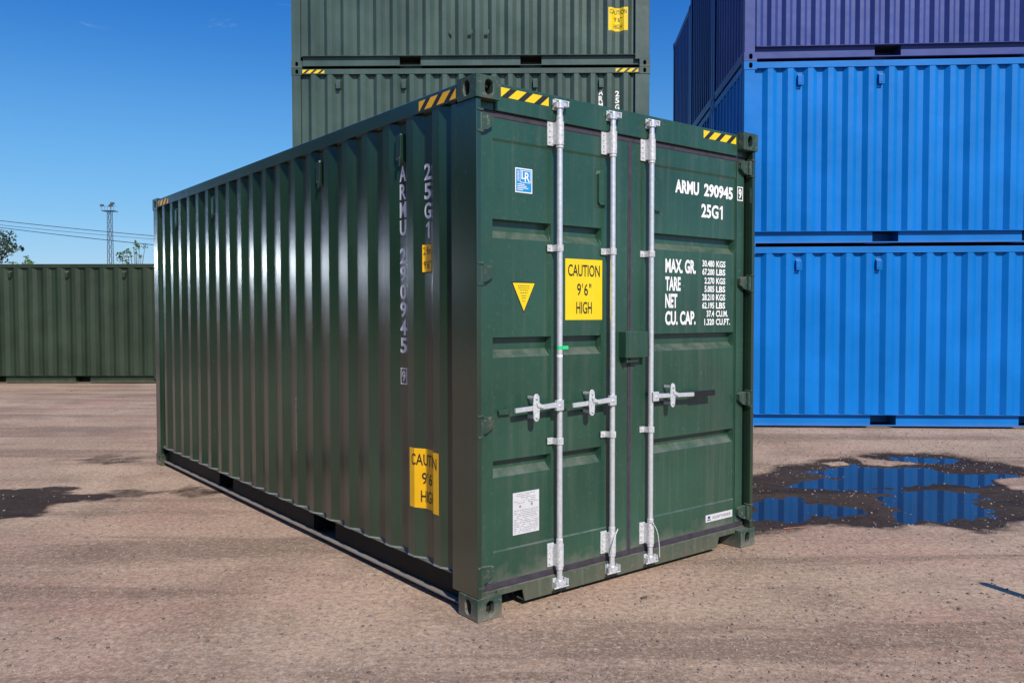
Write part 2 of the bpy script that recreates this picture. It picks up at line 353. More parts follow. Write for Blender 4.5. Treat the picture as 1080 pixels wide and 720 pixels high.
# loose stones
def stone_mat():
    m, t, b = nodes('loose_stone'); L = t.links
    g = N(t, 'ShaderNodeTexCoord'); n = N(t, 'ShaderNodeTexNoise', Scale=11.0, Detail=3.0); L.new(g.outputs['Object'], n.inputs['Vector'])
    vo = N(t, 'ShaderNodeTexVoronoi', Scale=20.0); L.new(g.outputs['Object'], vo.inputs['Vector'])
    sep = N(t, 'ShaderNodeSeparateColor'); L.new(vo.outputs['Color'], sep.inputs[0])
    c = mixc(t, sep.outputs[0], (0.10, 0.080, 0.070, 1), (0.36, 0.29, 0.25, 1)); L.new(c, b.inputs['Base Color'])
    b.inputs['Roughness'].default_value = 0.85
    return m
ico = BM(); bmesh.ops.create_icosphere(ico, subdivisions=1, radius=1.0)
iv = [v.co.copy() for v in ico.verts]; ifc = [[v.index for v in f.verts] for f in ico.faces]; ico.free()
sv = []; sf = []
def stone(x, y, s):
    h, _ = ground_h(x, y); o = len(sv); a = random.uniform(0, 6.3); ca, sa = math.cos(a), math.sin(a)
    fx, fy, fz = random.uniform(.7, 1.3), random.uniform(.6, 1.1), random.uniform(.4, .8)
    for c in iv:
        k = random.uniform(.8, 1.15); px_, py_, pz_ = c.x*fx*s*k, c.y*fy*s*k, c.z*fz*s*k
        sv.append((x+px_*ca-py_*sa, y+px_*sa+py_*ca, h+pz_+s*fz*0.25))
    sf.extend([[o+i for i in f] for f in ifc])
for _ in range(5200):
    px = random.uniform(-60, 1140); py = 345+375*random.random()**0.55
    if py < 410: continue
    x, y = gpt(px, py, 0)
    if y > 19: continue
    stone(x, y, random.choice((.003, .004, .005, .006, .008, .011)) * (0.8+0.05*y))
for _ in range(1100):   # coarser gravel in front of the blue stack and round the damp hollow
    px = random.uniform(790, 1100); py = random.uniform(452, 500) if random.random() < .85 else random.uniform(485, 570)
    x, y = gpt(px, py, 0); stone(x, y, random.uniform(.005, .012))
sme = bpy.data.meshes.new('gravel'); sme.from_pydata(sv, [], sf); sme.materials.append(stone_mat())
grav = bpy.data.objects.new('gravel', sme); COL.objects.link(grav)
tag(grav, 'small loose pale and grey stones scattered over the brown yard', 'gravel', kind='stuff')

# ------------------------------------------------------------------ text and stickers
_txt_cache = {}
def text_verts(s, bold=0.0):
    key = (s, bold)
    if key in _txt_cache: return _txt_cache[key]
    cu = bpy.data.curves.new('txt', 'FONT'); cu.body = s; cu.size = 1.0; cu.resolution_u = 3; cu.offset = bold; cu.fill_mode = 'FRONT'
    o = bpy.data.objects.new('txt', cu); COL.objects.link(o)
    dg = bpy.context.evaluated_depsgraph_get(); dg.update()
    me = bpy.data.meshes.new_from_object(o.evaluated_get(dg))
    V = [(v.co.x, v.co.y) for v in me.vertices]; F = [tuple(p.vertices) for p in me.polygons]
    bpy.data.objects.remove(o); bpy.data.curves.remove(cu); bpy.data.meshes.remove(me)
    x0 = min(v[0] for v in V); x1 = max(v[0] for v in V); y0 = min(v[1] for v in V); y1 = max(v[1] for v in V)
    V = [((v[0]-x0)/max(1e-6, x1-x0), (v[1]-y0)/max(1e-6, y1-y0)) for v in V]
    _txt_cache[key] = (V, F); return V, F
def text2(bm, s, u0, v0, w, h, bold=0.02):
    """add string s filling the box u0..u0+w, v0..v0+h (flat, in u,v)"""
    if s == '1':
        q = [(0.52, 0), (1.0, 0), (1.0, 1.0), (0.60, 1.0), (0.0, 0.80), (0.0, 0.66), (0.52, 0.80)]
        bm.faces.new([bm.verts.new((u0+a*w, v0+b*h, 0)) for a, b in q]); return
    V, F = text_verts(s, bold)
    vs_ = [bm.verts.new((u0+a*w, v0+b*h, 0)) for a, b in V]
    for f in F:
        try: bm.faces.new([vs_[i] for i in f])
        except ValueError: pass
def rect2(bm, u0, v0, u1, v1):
    bm.faces.new([bm.verts.new(c) for c in ((u0, v0, 0), (u1, v0, 0), (u1, v1, 0), (u0, v1, 0))])
def frame2(bm, u0, v0, u1, v1, t):
    rect2(bm, u0, v0, u1, v0+t); rect2(bm, u0, v1-t, u1, v1); rect2(bm, u0, v0+t, u0+t, v1-t); rect2(bm, u1-t, v0+t, u1, v1-t)
def on_door(bm, y=0.0685):
    for v in bm.verts: v.co = (v.co.x, y, v.co.y)
def hazard2(bmY, bmK, u0, v0, u1, v1, n=4, lean=1):
    """yellow band with slanted black bars"""
    rect2(bmY, u0, v0, u1, v1)
    h = v1-v0; n = 3; p = (u1-u0)/3; bw = p*0.40; sh = h*1.2*lean
    for i in range(-1, n+1):
        a = u0+p*i+p*0.06
        q = [(a, v0), (a+bw, v0), (a+bw+sh, v1), (a+sh, v1)]
        def clip(poly, k, lim, keep):
            o = []
            for j in range(len(poly)):
                A = poly[j]; B = poly[(j+1) % len(poly)]
                ia = (A[k] >= lim) if keep > 0 else (A[k] <= lim); ib = (B[k] >= lim) if keep > 0 else (B[k] <= lim)
                if ia: o.append(A)
                if ia != ib:
                    t = (lim-A[k])/(B[k]-A[k]); o.append((A[0]+(B[0]-A[0])*t, A[1]+(B[1]-A[1])*t))
            return o
        q = clip(clip(q, 0, u0, 1), 0, u1, -1) if q else q
        if len(q) >= 3: bmK.faces.new([bmK.verts.new((a_, b_, 0)) for a_, b_ in q])

# ------------------------------------------------------------------ containers
W, LEN = 2.438, 6.058
def casting(bm, x, y, z, sx, sy, sz):
    """ISO corner casting: outer corner at x,y,z; sx,sy,sz point inwards. Oval pockets in the three outer faces"""
    dx, dy, dz = 0.162, 0.178, 0.118
    def P(a, b, c): return (x+sx*a, y+sy*b, z+sz*c)
    def face(u_len, v_len, hu, hv, mapf, depth):
        cu, cv = u_len*0.52, v_len*0.5; n = 20; loop = []
        ro = 0.007
        for i in range(n):
            t = 2*math.pi*i/n; c, s_ = math.cos(t), math.sin(t); r = min(hu, hv)
            eu = max(0, hu-r); ev = max(0, hv-r)
            loop.append((cu+c*r+(eu if c > 0 else -eu)*(abs(c) > 1e-6), cv+s_*r+(ev if s_ > 0 else -ev)*(abs(s_) > 1e-6)))
        outer = []
        for i in range(n):   # same angular positions on the rectangle
            t = 2*math.pi*i/n; c, s_ = math.cos(t), math.sin(t)
            k = min((u_len-cu)/c if c > 1e-6 else (cu/-c if c < -1e-6 else 1e9), (v_len-cv)/s_ if s_ > 1e-6 else (cv/-s_ if s_ < -1e-6 else 1e9))
            outer.append((cu+c*k, cv+s_*k))
        A = [bm.verts.new(mapf(u, v, 0)) for u, v in outer]; B = [bm.verts.new(mapf(u, v, 0)) for u, v in loop]
        C = [bm.verts.new(mapf(u, v, 0.03)) for u, v in loop]
        D = [bm.verts.new(mapf(cu+(u-cu)*1.1, cv+(v-cv)*1.05, depth)) for u, v in loop]
        for i in range(n):
            j = (i+1) % n
            bm.faces.new((A[i], A[j], B[j], B[i])); bm.faces.new((B[i], B[j], C[j], C[i])); bm.faces.new((C[i], C[j], D[j], D[i])).material_index = 1
            # fill to the rectangle's corners
            ou, pu = outer[i], outer[j]
            if abs(ou[0]-pu[0]) > 1e-6 and abs(ou[1]-pu[1]) > 1e-6:
                cn = (u_len if max(ou[0], pu[0]) > u_len-1e-6 and cu < (ou[0]+pu[0])/2 else 0, v_len if (ou[1]+pu[1])/2 > cv else 0)
                V = bm.verts.new(mapf(cn[0], cn[1], 0)); bm.faces.new((A[i], V, A[j]))
        bm.faces.new(D).material_index = 1  # near-black pocket lining, shade put into the colour
    face(dx, dz, 0.026, 0.040, lambda u, v, d: P(u, d, v), 0.085)          # end face
    face(dy, dz, 0.026, 0.040, lambda u, v, d: P(d, u, v), 0.075)          # side face
    face(dx, dy, 0.032, 0.055, lambda u, v, d: P(u, v, d), 0.055)          # top / bottom face
    # inner faces
    def q(*c): bm.faces.new([bm.verts.new(P(*k)) for k in c])
    q((0, dy, 0), (dx, dy, 0), (dx, dy, dz), (0, dy, dz))
    q((dx, 0, 0), (dx, dy, 0), (dx, dy, dz), (dx, 0, dz))
    q((0, 0, dz), (dx, 0, dz), (dx, dy, dz), (0, dy, dz))

def wave(a, b, pitch, depth, first=0.0):
    """corrugation outline from a to b: list of (pos, inset). inner flat first"""
    fl = pitch*0.26; sl_ = (pitch-2*fl)/2
    pts = [(a, depth)]; x = a+first
    while x+sl_ < b:
        pts += [(x, depth), (x+sl_, 0.0)]
        if x+sl_+fl+sl_ > b-0.01: break
        pts += [(x+sl_+fl, 0.0), (x+2*sl_+fl, depth)]
        x += pitch
    last = pts[-1]
    if last[1] > 0.01: pts.append((b, depth))
    else:
        pts += [(min(b-0.012, last[0]+fl), 0.0), (b, min(depth, 0.02))]
    o = [pts[0]]
    for p in pts[1:]:
        if p[0] > o[-1][0]+1e-4: o.append(p)
    return o
def prof_at(pr, t):
    for (a, da), (b, db) in zip(pr, pr[1:]):
        if a <= t <= b: return da+(db-da)*(t-a)/(b-a)
    return pr[0][1] if t < pr[0][0] else pr[-1][1]
SIDE_OUT = 0.010      # outer flats lie this far inside the casting's plane
def side_profile(pitch, depth=0.036): return wave(0.256, LEN-0.150, pitch, depth, 0.047)
def on_side(bm, pr, off, y_right):
    """(u,v) drawing -> left wall. u=0 at y_right... u grows towards the door; folded over the corrugation"""
    for v in bm.verts: v.co = (0, y_right-v.co.x, v.co.y)
    ymin = min(v.co.y for v in bm.verts); ymax = max(v.co.y for v in bm.verts)
    for a, _ in pr:
        if ymin < a < ymax:
            bmesh.ops.bisect_plane(bm, geom=bm.verts[:]+bm.edges[:]+bm.faces[:], plane_co=(0, a, 0), plane_no=(0, 1, 0), dist=1e-6)
    for v in bm.verts: v.co.x = SIDE_OUT + prof_at(pr, v.co.y) - off

def container(label, H, mat, group, loc, yaw, pitch=0.278, door=None, lip=None, z0=0.0, full=False, decals=(), bars=4, deep=0.052, vents=(0.823, 1.935, 4.159, 5.271)):
    """local frame: x across the door from its hinge post, y from door to rear, z up"""
    # world: local X = (sin yaw, cos yaw), local Y = (-cos yaw, sin yaw)
    root = empty('shipping_container', (loc[0], loc[1], z0), math.pi/2-yaw)
    tag(root, label, 'shipping container', group)
    door = door or mat; lip = lip or mat
    Z1 = H-0.118
    for sx, x in ((1, 0), (-1, W)):
        for sy, y in ((1, 0), (-1, LEN)):
            for sz, z in ((1, 0), (-1, H)):
                bm = BM(); casting(bm, x, y, z, sx, sy, sz)
                bmesh.ops.remove_doubles(bm, verts=bm.verts, dist=1e-5)
                put('corner_casting', bm, M['casting'] if full and y == 0 else mat, root, smooth=False, mods=(0.006,) if full else ()).data.materials.append(M['under'])
    # posts
    for mx_ in (0, 1):
        def X(a): return W-a if mx_ else a
        bm = BM()
        prism(bm, [(X(a), b) for a, b in ((0.008, 0.012), (0.040, 0.012), (0.042, 0.150), (0.030, 0.165), (0.030, 0.252), (0.008, 0.252))], 'z', 0.1185, Z1-0.0005)
        put('corner_post', bm, mat, root, mods=(0.006,))
        bm = BM()
        prism(bm, [(X(a), b) for a, b in ((0.006, LEN-0.006), (0.150, LEN-0.006), (0.150, LEN-0.012), (0.05, LEN-0.10), (0.05, LEN-0.152), (0.006, LEN-0.152))], 'z', 0.1185, Z1-0.0005)
        put('corner_post', bm, mat, root, mods=(0.006,))
    # rails and walls
    pr = side_profile(pitch, 0.036 if full else deep)
    for mx_ in (0, 1):
        def X(a): return W-a if mx_ else a
        bm = BM()
        ya, yb = 0.1785, LEN-0.1785; zt = H-0.014
        prism(bm, [(X(a), z) for a, z in ((0.003, H-0.100), (0.003, H-0.095), (0.007, H-0.093), (0.007, zt-0.004), (0.011, zt), (0.066, zt), (0.066, H-0.10), (0.060, H-0.10), (0.060, H-0.092), (0.012, H-0.092), (0.012, H-0.100))], 'y', ya, yb)
        put('top_side_rail', bm, mat, root)
        # bottom rail: recessed web with fork pockets, flange at its foot
        bm = BM()
        pk = [(1.824, 2.184), (3.874, 4.234)] if full else [(1.824, 2.184), (3.874, 4.234)]
        segs = [(ya, pk[0][0]), (pk[0][1], pk[1][0]), (pk[1][1], yb)]
        for a, b in segs: box(bm, *sorted((X(0.075), X(0.081))), a, b, 0.044, 0.196)
        fl_ = BM(); box(fl_, *sorted((X(0.030), X(0.081))), ya, yb, 0.036, 0.0435)          # bottom flange
        if not full: box(bm, *sorted((X(0.050), X(0.0745))), ya, yb, 0.044, 0.052)
        box(bm, *sorted((X(0.012), X(0.081))), ya+0.002, yb-0.002, 0.1965, 0.202)  # top flange carrying the wall
        for a, b in pk:
            box(bm, *sorted((X(0.0815), X(0.40))), a-0.006, a-0.0005, 0.045, 0.195); box(bm, *sorted((X(0.0815), X(0.40))), b+0.0005, b+0.006, 0.045, 0.195)
            box(bm, *sorted((X(0.40), X(0.41))), a, b, 0.045, 0.195)
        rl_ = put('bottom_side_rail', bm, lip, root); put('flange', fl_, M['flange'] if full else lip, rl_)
        # corrugated side wall
        bm = BM(); zA, zB = 0.203, H-0.0925
        rows = [zA, zA+0.9, zA+1.7, zB]; th = 0.002
        grid = [[bm.verts.new((X(SIDE_OUT+d), a, z)) for a, d in pr] for z in rows]
        grid2 = [[bm.verts.new((X(SIDE_OUT+d+th), a, z)) for a, d in pr] for z in rows]
        for g in (grid, grid2):
            for r0, r1 in zip(g, g[1:]):
                for i in range(len(pr)-1): bm.faces.new((r0[i], r0[i+1], r1[i+1], r1[i]))
        for r0, r1 in ((grid[0], grid2[0]), (grid[-1], grid2[-1])):
            for i in range(len(pr)-1): bm.faces.new((r0[i], r0[i+1], r1[i+1], r1[i]))
        put('side_wall', bm, mat, root)
        # weld sealant bead line along the wall foot
        bm = BM()
        for (a, da), (b, db) in zip(pr, pr[1:]):
            xa, xb = X(SIDE_OUT+da), X(SIDE_OUT+db)
            o_ = -0.006 if not mx_ else 0.006
            vsn = [bm.verts.new(c) for c in ((xa, a, 0.2115), (xb, b, 0.2115), (xb+o_, b, 0.2025), (xa+o_, a, 0.2025))]
            bm.faces.new(vsn)
        if full: put('sealant_bead', bm, M['bead'], root)
        else: bm.free()
        # vent covers
        if not mx_ or not full:
            for yc in [min(((a+b)/2 for (a, da), (b, db) in zip(pr[1:], pr[2:]) if da > 0.02 and db > 0.02), key=lambda q: abs(q-v)) for v in vents]:
                bm = BM(); xw = X(0.010)
                sg = -1 if not mx_ else 1; zc = H-0.265
                pr_d = 0.036 if full else deep
                di = pr_d
                if not full:
                    prism(bm, [(X(SIDE_OUT+di), zc+0.080), (X(0.004), zc+0.050), (X(0.004), zc-0.050), (X(SIDE_OUT+di), zc-0.062)], 'y', yc-0.040, yc+0.034)
                    box(bm, *sorted((X(0.000), X(0.0035))), yc-0.040, yc-0.026, zc-0.075, zc+0.050); box(bm, *sorted((X(0.000), X(0.0035))), yc-0.0255, yc+0.034, zc-0.075, zc-0.055)
                    put('vent_cover', bm, mat, root); continue
                prism(bm, [(X(SIDE_OUT+di), zc+0.088), (X(0.020), zc+0.088), (X(0.014), zc+0.078), (X(0.012), zc-0.050), (X(0.018), zc-0.062), (X(SIDE_OUT+di), zc-0.085)], 'y', yc-0.028, yc+0.028)
                box(bm, *sorted((X(0.004), X(0.012))), yc-0.030, yc-0.010, zc-0.105, zc-0.052)
                box(bm, *sorted((X(0.010), X(0.016))), yc-0.033, yc-0.0285, zc-0.060, zc+0.088)
                put('vent_cover', bm, mat, root, mods=(0.003,))
    # rear end
    prx = wave(0.150, W-0.150, min(pitch, 0.25), 0.036, 0.06)
    bm = BM(); rows = [0.16, H-0.115]; grid = [[bm.verts.new((a, LEN-0.012-d, z)) for a, d in prx] for z in rows]; grid2 = [[bm.verts.new((a, LEN-0.015-d, z)) for a, d in prx] for z in rows]
    for g in (grid, grid2):
        for i in range(len(prx)-1): bm.faces.new((g[0][i], g[0][i+1], g[1][i+1], g[1][i]))
    put('end_wall', bm, mat, root)
    bm = BM(); box(bm, 0.1625, W-0.1625, LEN-0.075, LEN-0.008, H-0.114, H-0.014); put('end_rail', bm, mat, root, mods=(0.004,))
    bm = BM(); box(bm, 0.1625, W-0.1625, LEN-0.075, LEN-0.008, 0.03, 0.159); put('end_rail', bm, mat, root, mods=(0.004,))
    # roof (shallow cross waves) and floor
    bm = BM(); n = int((LEN-0.2)/0.105); zr = H-0.018
    ra = []; rb = []
    for i in range(n*2+1):
        y = 0.10+(LEN-0.2)*i/(n*2); z = zr-(0.018 if i % 4 in (1, 2) else 0.0)
        ra.append(bm.verts.new((0.0665, y, z))); rb.append(bm.verts.new((W-0.0665, y, z)))
    for i in range(n*2): bm.faces.new((ra[i], rb[i], rb[i+1], ra[i+1]))
    put('roof', bm, mat, root)
    bm = BM(); box(bm, 0.083, W-0.083, 0.14, LEN-0.08, 0.1975, 0.225)
    for i in range(19):
        y = 0.3+i*0.3
        if any(a-0.08 < y < b+0.08 for a, b in pk): continue
        box(bm, 0.083, W-0.083, y, y+0.045, 0.075, 0.197)
    put('floor', bm, M['under'], root)
    # door header and sill
    bm = BM(); zh0 = H-0.160
    prism(bm, [(0.050, zh0), (0.050, H-0.012), (0.13, H-0.012), (0.13, H-0.05), (0.10, H-0.05), (0.10, zh0)], 'x', 0.1625, W-0.1625)
    box(bm, 0.0435, 0.1625, 0.062, 0.10, zh0, Z1-0.001); box(bm, W-0.1625, W-0.0435, 0.062, 0.10, zh0, Z1-0.001)
    put('door_header', bm, door, root, mods=(0.004,))
    bm = BM(); zs = 0.128
    prism(bm, [(0.165, zs), (0.165, 0.098), (0.345, 0.098), (0.362, 0.028), (2.076, 0.028), (2.093, 0.098), (W-0.165, 0.098), (W-0.165, zs)], 'y', 0.048, 0.056)
    box(bm, 0.052, W-0.052, 0.0565, 0.13, 0.1195, zs)
    box(bm, 0.362, 2.076, 0.0565, 0.12, 0.028, 0.036)
    put('door_sill', bm, M['sill'] if full else door, root)
    # doors
    zb, zt = 0.165, H-0.194
    YD = 0.069
    sc = (H-0.194-0.165)/(2.702-0.165)
    def zmap(z): return zb+(z-0.165)*sc
    for leaf in (0, 1):
        x0, x1 = (0.072, 1.204) if leaf == 0 else (1.234, 2.366)
        if leaf == 0: segs = ((0.155, 0.581), (0.655, 0.985)); px0, px1 = 0.155, 1.06
        else: segs = ((1.425, 2.280),); px0, px1 = 1.380, 2.283
        if leaf == 1 and bars == 4: pass
        grooves = [(zmap(a), zmap(b)) for a, b in ((2.055, 2.158), (1.402, 1.513), (0.742, 0.835))]
        G = 0.042
        def depth(x, z):
            d = 0.0
            if px0 < x < px1 and zmap(0.335) < z < zmap(2.580): d = 0.006
            return d
        xsv = sorted(set([x0, px0, px0+0.003, px1-0.003, px1, x1] + [k for a, b in segs for k in (a, a+0.004, a+0.012, b-0.012, b-0.004, b)]))
        # merge near-duplicates
        q = [xsv[0]]
        for v in xsv[1:]:
            if v-q[-1] > 0.0015: q.append(v)
        xsv = q
        zsv = [zb, zmap(0.330), zmap(0.338), zmap(2.578), zmap(2.592), zt]
        for a, b in grooves: zsv += [a, a+0.042, b-0.006, b]
        zsv = sorted(zsv)
        def D(x, z):
            d = 0.0
            if px0+0.002 < x < px1-0.002 and zmap(0.337) <= z <= zmap(2.579): d = 0.007
            for a, b in grooves:
                if a < z < b:
                    for s0, s1 in segs:
                        if s0 < x < s1:
                            kx = min(1, (x-s0)/0.012, (s1-x)/0.012)
                            kz = 1.0 if a+0.041 < z < b-0.005 else 0.0
                            if a+0.041 < z < b-0.0055: d = max(d, 0.007+G*kx)
            return d
        bm = BM()
        g = [[bm.verts.new((x, YD+D(x, z), z)) for x in xsv] for z in zsv]
        for a, b in zip(g, g[1:]):
            for i in range(len(xsv)-1): bm.faces.new((a[i], a[i+1], b[i+1], b[i]))
        gb = [bm.verts.new(c) for c in ((x0, YD+0.05, zb), (x1, YD+0.05, zb), (x1, YD+0.05, zt), (x0, YD+0.05, zt))]
        bm.faces.new(gb[::-1])
        bot = g[0]; top = g[-1]
        bm.faces.new(bot+[gb[1], gb[0]]); bm.faces.new(top[::-1]+[gb[3], gb[2]])
        bm.faces.new([r[0] for r in g][::-1]+[gb[0], gb[3]]); bm.faces.new([r[-1] for r in g]+[gb[2], gb[1]])
        dr = put('door', bm, door, root)
        # outer frame strip standing slightly proud at the hinge side
        bm = BM()
        if leaf == 0: box(bm, x0, 0.150, YD-0.006, YD-0.0005, zb+0.002, zt-0.002)
        else: box(bm, 2.288, x1, YD-0.006, YD-0.0005, zb+0.002, zt-0.002)
        put('door_frame', bm, door, dr, mods=(0.002,))
        # rubber gasket round the leaf
        bm = BM(); yg0, yg1 = YD+0.004, YD+0.03
        xo0, xo1 = (0.052, 1.218) if leaf == 0 else (1.220, 2.386)
        if leaf == 0: xo0 = 0.071
        box(bm, xo0, xo1, YD-0.003, yg1, zt+0.0005, zt+0.0325)
        box(bm, xo0, xo1, YD-0.003, yg1, zb-0.0355, zb-0.0005)
        box(bm, x1+0.0005 if leaf == 0 else 1.2195, 1.2185 if leaf == 0 else x0-0.0005, YD-0.004, yg1, zb, zt)
        box(bm, *((0.0555, 0.0715) if leaf == 0 else (2.3665, 2.3825)), YD+0.003, yg1, zb, zt)
        put('gasket', bm, M['rubber'], dr, mods=(0.003,) if full else ())
        # hinges
        for zc in (2.664, 1.858, 1.044, 0.232):
            zc = zmap(zc); bm = BM()
            def X(a): return a if leaf == 0 else W-a
            prism(bm, [(X(a), z) for a, z in ((0.056, zc-0.052), (0.056, zc+0.046), (0.132, zc+0.040), (0.140, zc+0.030), (0.140, zc-0.014), (0.100, zc-0.040))], 'y', YD-0.034, YD-0.0065)
            tube(bm, (X(0.048), YD-0.040, zc-0.052), (X(0.048), YD-0.040, zc+0.046), 0.015, n=12)
            box(bm, *sorted((X(0.012), X(0.052))), 0.006, 0.060, zc-0.066, zc-0.053)
            box(bm, *sorted((X(0.012), X(0.052))), 0.006, 0.060, zc+0.047, zc+0.058)
            for zq in (-0.02, 0.016): tube(bm, (X(0.100), YD-0.026, zc+zq), (X(0.100), YD-0.020, zc+zq), 0.007, n=8)
            put('hinge', bm, M['casting'] if full else door, dr, mods=(0.002,))
    if not full and bars == 0: return root, pr
    rods = ((0.603, -1), (1.030, -1), (1.372, 1)) if bars == 3 else ((0.45, -1), (0.92, -1), (1.50, 1), (1.98, 1))
    hb = M['galv']
    for ri, (rx, hd) in enumerate(rods):
        bm = BM(); YR = 0.026
        tube(bm, (rx, YR, 0.105), (rx, YR, H-0.085), 0.0168, n=20)
        rod = put('locking_bar', bm, hb, root, smooth=True, angle=40)
        # cams and keepers
        for zc, s_ in ((0.085, -1), (H-0.068, 1)):
            bm = BM()
            tube(bm, (rx, YR, zc-0.022), (rx, YR, zc+0.022), 0.025, n=16)
            prism(bm, [(rx-0.020, YR-0.020), (rx+0.030, YR-0.022), (rx+0.046, YR-0.010), (rx+0.046, YR+0.014), (rx+0.020, YR+0.022), (rx-0.02, YR+0.016)], 'z', zc-0.012, zc+0.012)
            put('cam', bm, hb, rod, mods=(0.003,))
            bm = BM(); yf = 0.0495
            box(bm, rx-0.036, rx+0.044, yf-0.007, yf-0.0005, zc-0.030, zc+0.030)
            box(bm, rx-0.036, rx-0.029, yf-0.040, yf-0.0075, zc-0.020, zc+0.010)
            box(bm, rx+0.048, rx+0.054, yf-0.044, yf-0.0075, zc-0.010, zc+0.022)
            tube(bm, (rx-0.052, 0.012, zc+0.020*s_), (rx+0.06, 0.012, zc+0.020*s_), 0.005, n=8)
            put('cam_keeper', bm, M['galv_dull'], rod, mods=(0.003,))
        # long guide sleeves top and bottom
        for za, zc2 in ((H-0.296, H-0.162), (0.182, 0.315)):
            bm = BM()
            tube(bm, (rx, YR, za), (rx, YR, zc2), 0.0245, n=18)
            tube(bm, (rx, YR, za-0.016), (rx, YR, za-0.001), 0.0215, n=18); tube(bm, (rx, YR, zc2+0.001), (rx, YR, zc2+0.030), 0.020, n=18)
            box(bm, rx-0.062, rx-0.012, YD-0.010, YD-0.001, za-0.002, zc2+0.002)
            box(bm, rx+0.012, rx+0.040, YD-0.010, YD-0.001, za-0.002, zc2+0.002)
            box(bm, rx-0.024, rx-0.014, YR, YD-0.002, za+0.004, zc2-0.004); box(bm, rx+0.014, rx+0.024, YR, YD-0.002, za+0.004, zc2-0.004)
            for k in range(4):
                zq = za+0.018+(zc2-za-0.036)*k/3
                tube(bm, (rx-0.046, YD-0.016, zq), (rx-0.046, YD-0.009, zq), 0.0055, n=8)
            put('bar_guide', bm, M['galv_dull'] if za > 1 else M['galv_dull'], rod, mods=(0.002,))
        for zc in (zmap(2.017), zmap(0.910)):
            bm = BM()
            prism(bm, [(rx-0.0215, YD-0.002), (rx-0.0215, YR-0.008), (rx-0.012, YR-0.0205), (rx+0.012, YR-0.0205), (rx+0.0215, YR-0.008), (rx+0.0215, YD-0.002),
                       (rx+0.0185, YD-0.002), (rx+0.0185, YR), (rx-0.0185, YR), (rx-0.0185, YD-0.002)], 'z', zc-0.019, zc+0.019)
            box(bm, rx-0.060, rx-0.0222, YD-0.007, YD-0.001, zc-0.019, zc+0.019)
            box(bm, rx+0.0222, rx+0.048, YD-0.007, YD-0.001, zc-0.019, zc+0.019)
            for q_ in (-0.045, 0.036): tube(bm, (rx+q_, YD-0.011, zc), (rx+q_, YD-0.006, zc), 0.006, n=8)
            put('bar_guide', bm, M['galv_dull'], rod, mods=(0.0015,))
        # handle: hub clamp on the bar, lever, catch plate
        zc = zmap(1.118); bm = BM(); s_ = hd; yl = 0.014
        box(bm, *sorted((rx-0.008*s_, rx+0.046*s_)), YR-0.030, YR-0.008, zc-0.028, zc+0.032)
        put_end = 0.340 if hd < 0 else 0.610
        lev_end = put_end if hd < 0 else 0.40
        # lever rises slightly towards the hub, as a bent flat bar
        pts = [(rx+0.040*s_, zc+0.020), (rx+0.12*s_, zc+0.015), (rx+lev_end*s_, zc+0.006), (rx+lev_end*s_, zc-0.020), (rx+0.12*s_, zc-0.012), (rx+0.040*s_, zc-0.010)]
        prism(bm, pts if s_ > 0 else pts[::-1], 'y', yl-0.012, yl+0.003)
        tube(bm, (rx+0.022*s_, YR-0.036, zc), (rx+0.022*s_, YR-0.010, zc), 0.007, n=8)
        hn = put('handle', bm, M['galv'], rod, mods=(0.003,))
        if hd > 0:
            bm = BM(); box(bm, rx+0.395, rx+0.610, yl-0.017, yl+0.008, zc-0.026, zc+0.010)
            put('grip', bm, M['black'], rod, mods=(0.005,))
        bm = BM(); hx = rx+0.198*s_ if hd < 0 else rx+0.176
        # lozenge catch plate with two bolts and a latch tongue
        pts = [(hx-0.020, zc-0.062), (hx-0.008, zc-0.076), (hx+0.008, zc-0.076), (hx+0.020, zc-0.062), (hx+0.024, zc), (hx+0.020, zc+0.064), (hx+0.008, zc+0.078), (hx-0.008, zc+0.078), (hx-0.020, zc+0.064), (hx-0.024, zc)]
        prism(bm, pts, 'y', yl-0.020, yl-0.0135)
        box(bm, hx-0.007, hx+0.007, yl-0.013, YD-0.001, zc-0.062, zc-0.044); box(bm, hx-0.007, hx+0.007, yl-0.013, YD-0.001, zc+0.046, zc+0.062)
        prism(bm, [(hx-0.004, zc+0.030), (hx+0.012, zc+0.028), (hx+0.052, zc+0.010), (hx+0.050, zc-0.004), (hx+0.004, zc+0.004)], 'y', yl-0.028, yl-0.021)
        for q_ in (-0.052, 0.054): tube(bm, (hx, yl-0.028, zc+q_), (hx, yl-0.0195, zc+q_), 0.008, n=8)
        put('handle_catch', bm, M['galv_dull'], rod, mods=(0.002,))
        if hd < 0:   # green keeper block painted with the door
            bm = BM(); box(bm, rx-0.415, rx-0.335, YD-0.016, YD-0.001, zc-0.030, zc-0.004); put('handle_retainer', bm, door, rod, mods=(0.003,))
    return root, pr

M['sill'] = paint('dusty_sill_paint', (0.030, 0.066, 0.040), rough=0.6, dirt=3.2, chips=0.4, rust=0.25, dust_z=0.36, dust=0.7, wear=(0.11, 0.105, 0.070))
M['bead'] = simple('dusty_grey_sealant', (0.17, 0.19, 0.175), rough=0.7, nscale=20, var=0.25)

# ------------------------------------------------------------------ the container in front
YAW0 = 0.9034856; LOC0 = (-0.184392, 4.362236)
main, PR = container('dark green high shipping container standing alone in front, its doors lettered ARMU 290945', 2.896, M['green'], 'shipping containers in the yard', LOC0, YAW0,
                     door=M['door_green'], lip=M['lip'], full=True, bars=3)

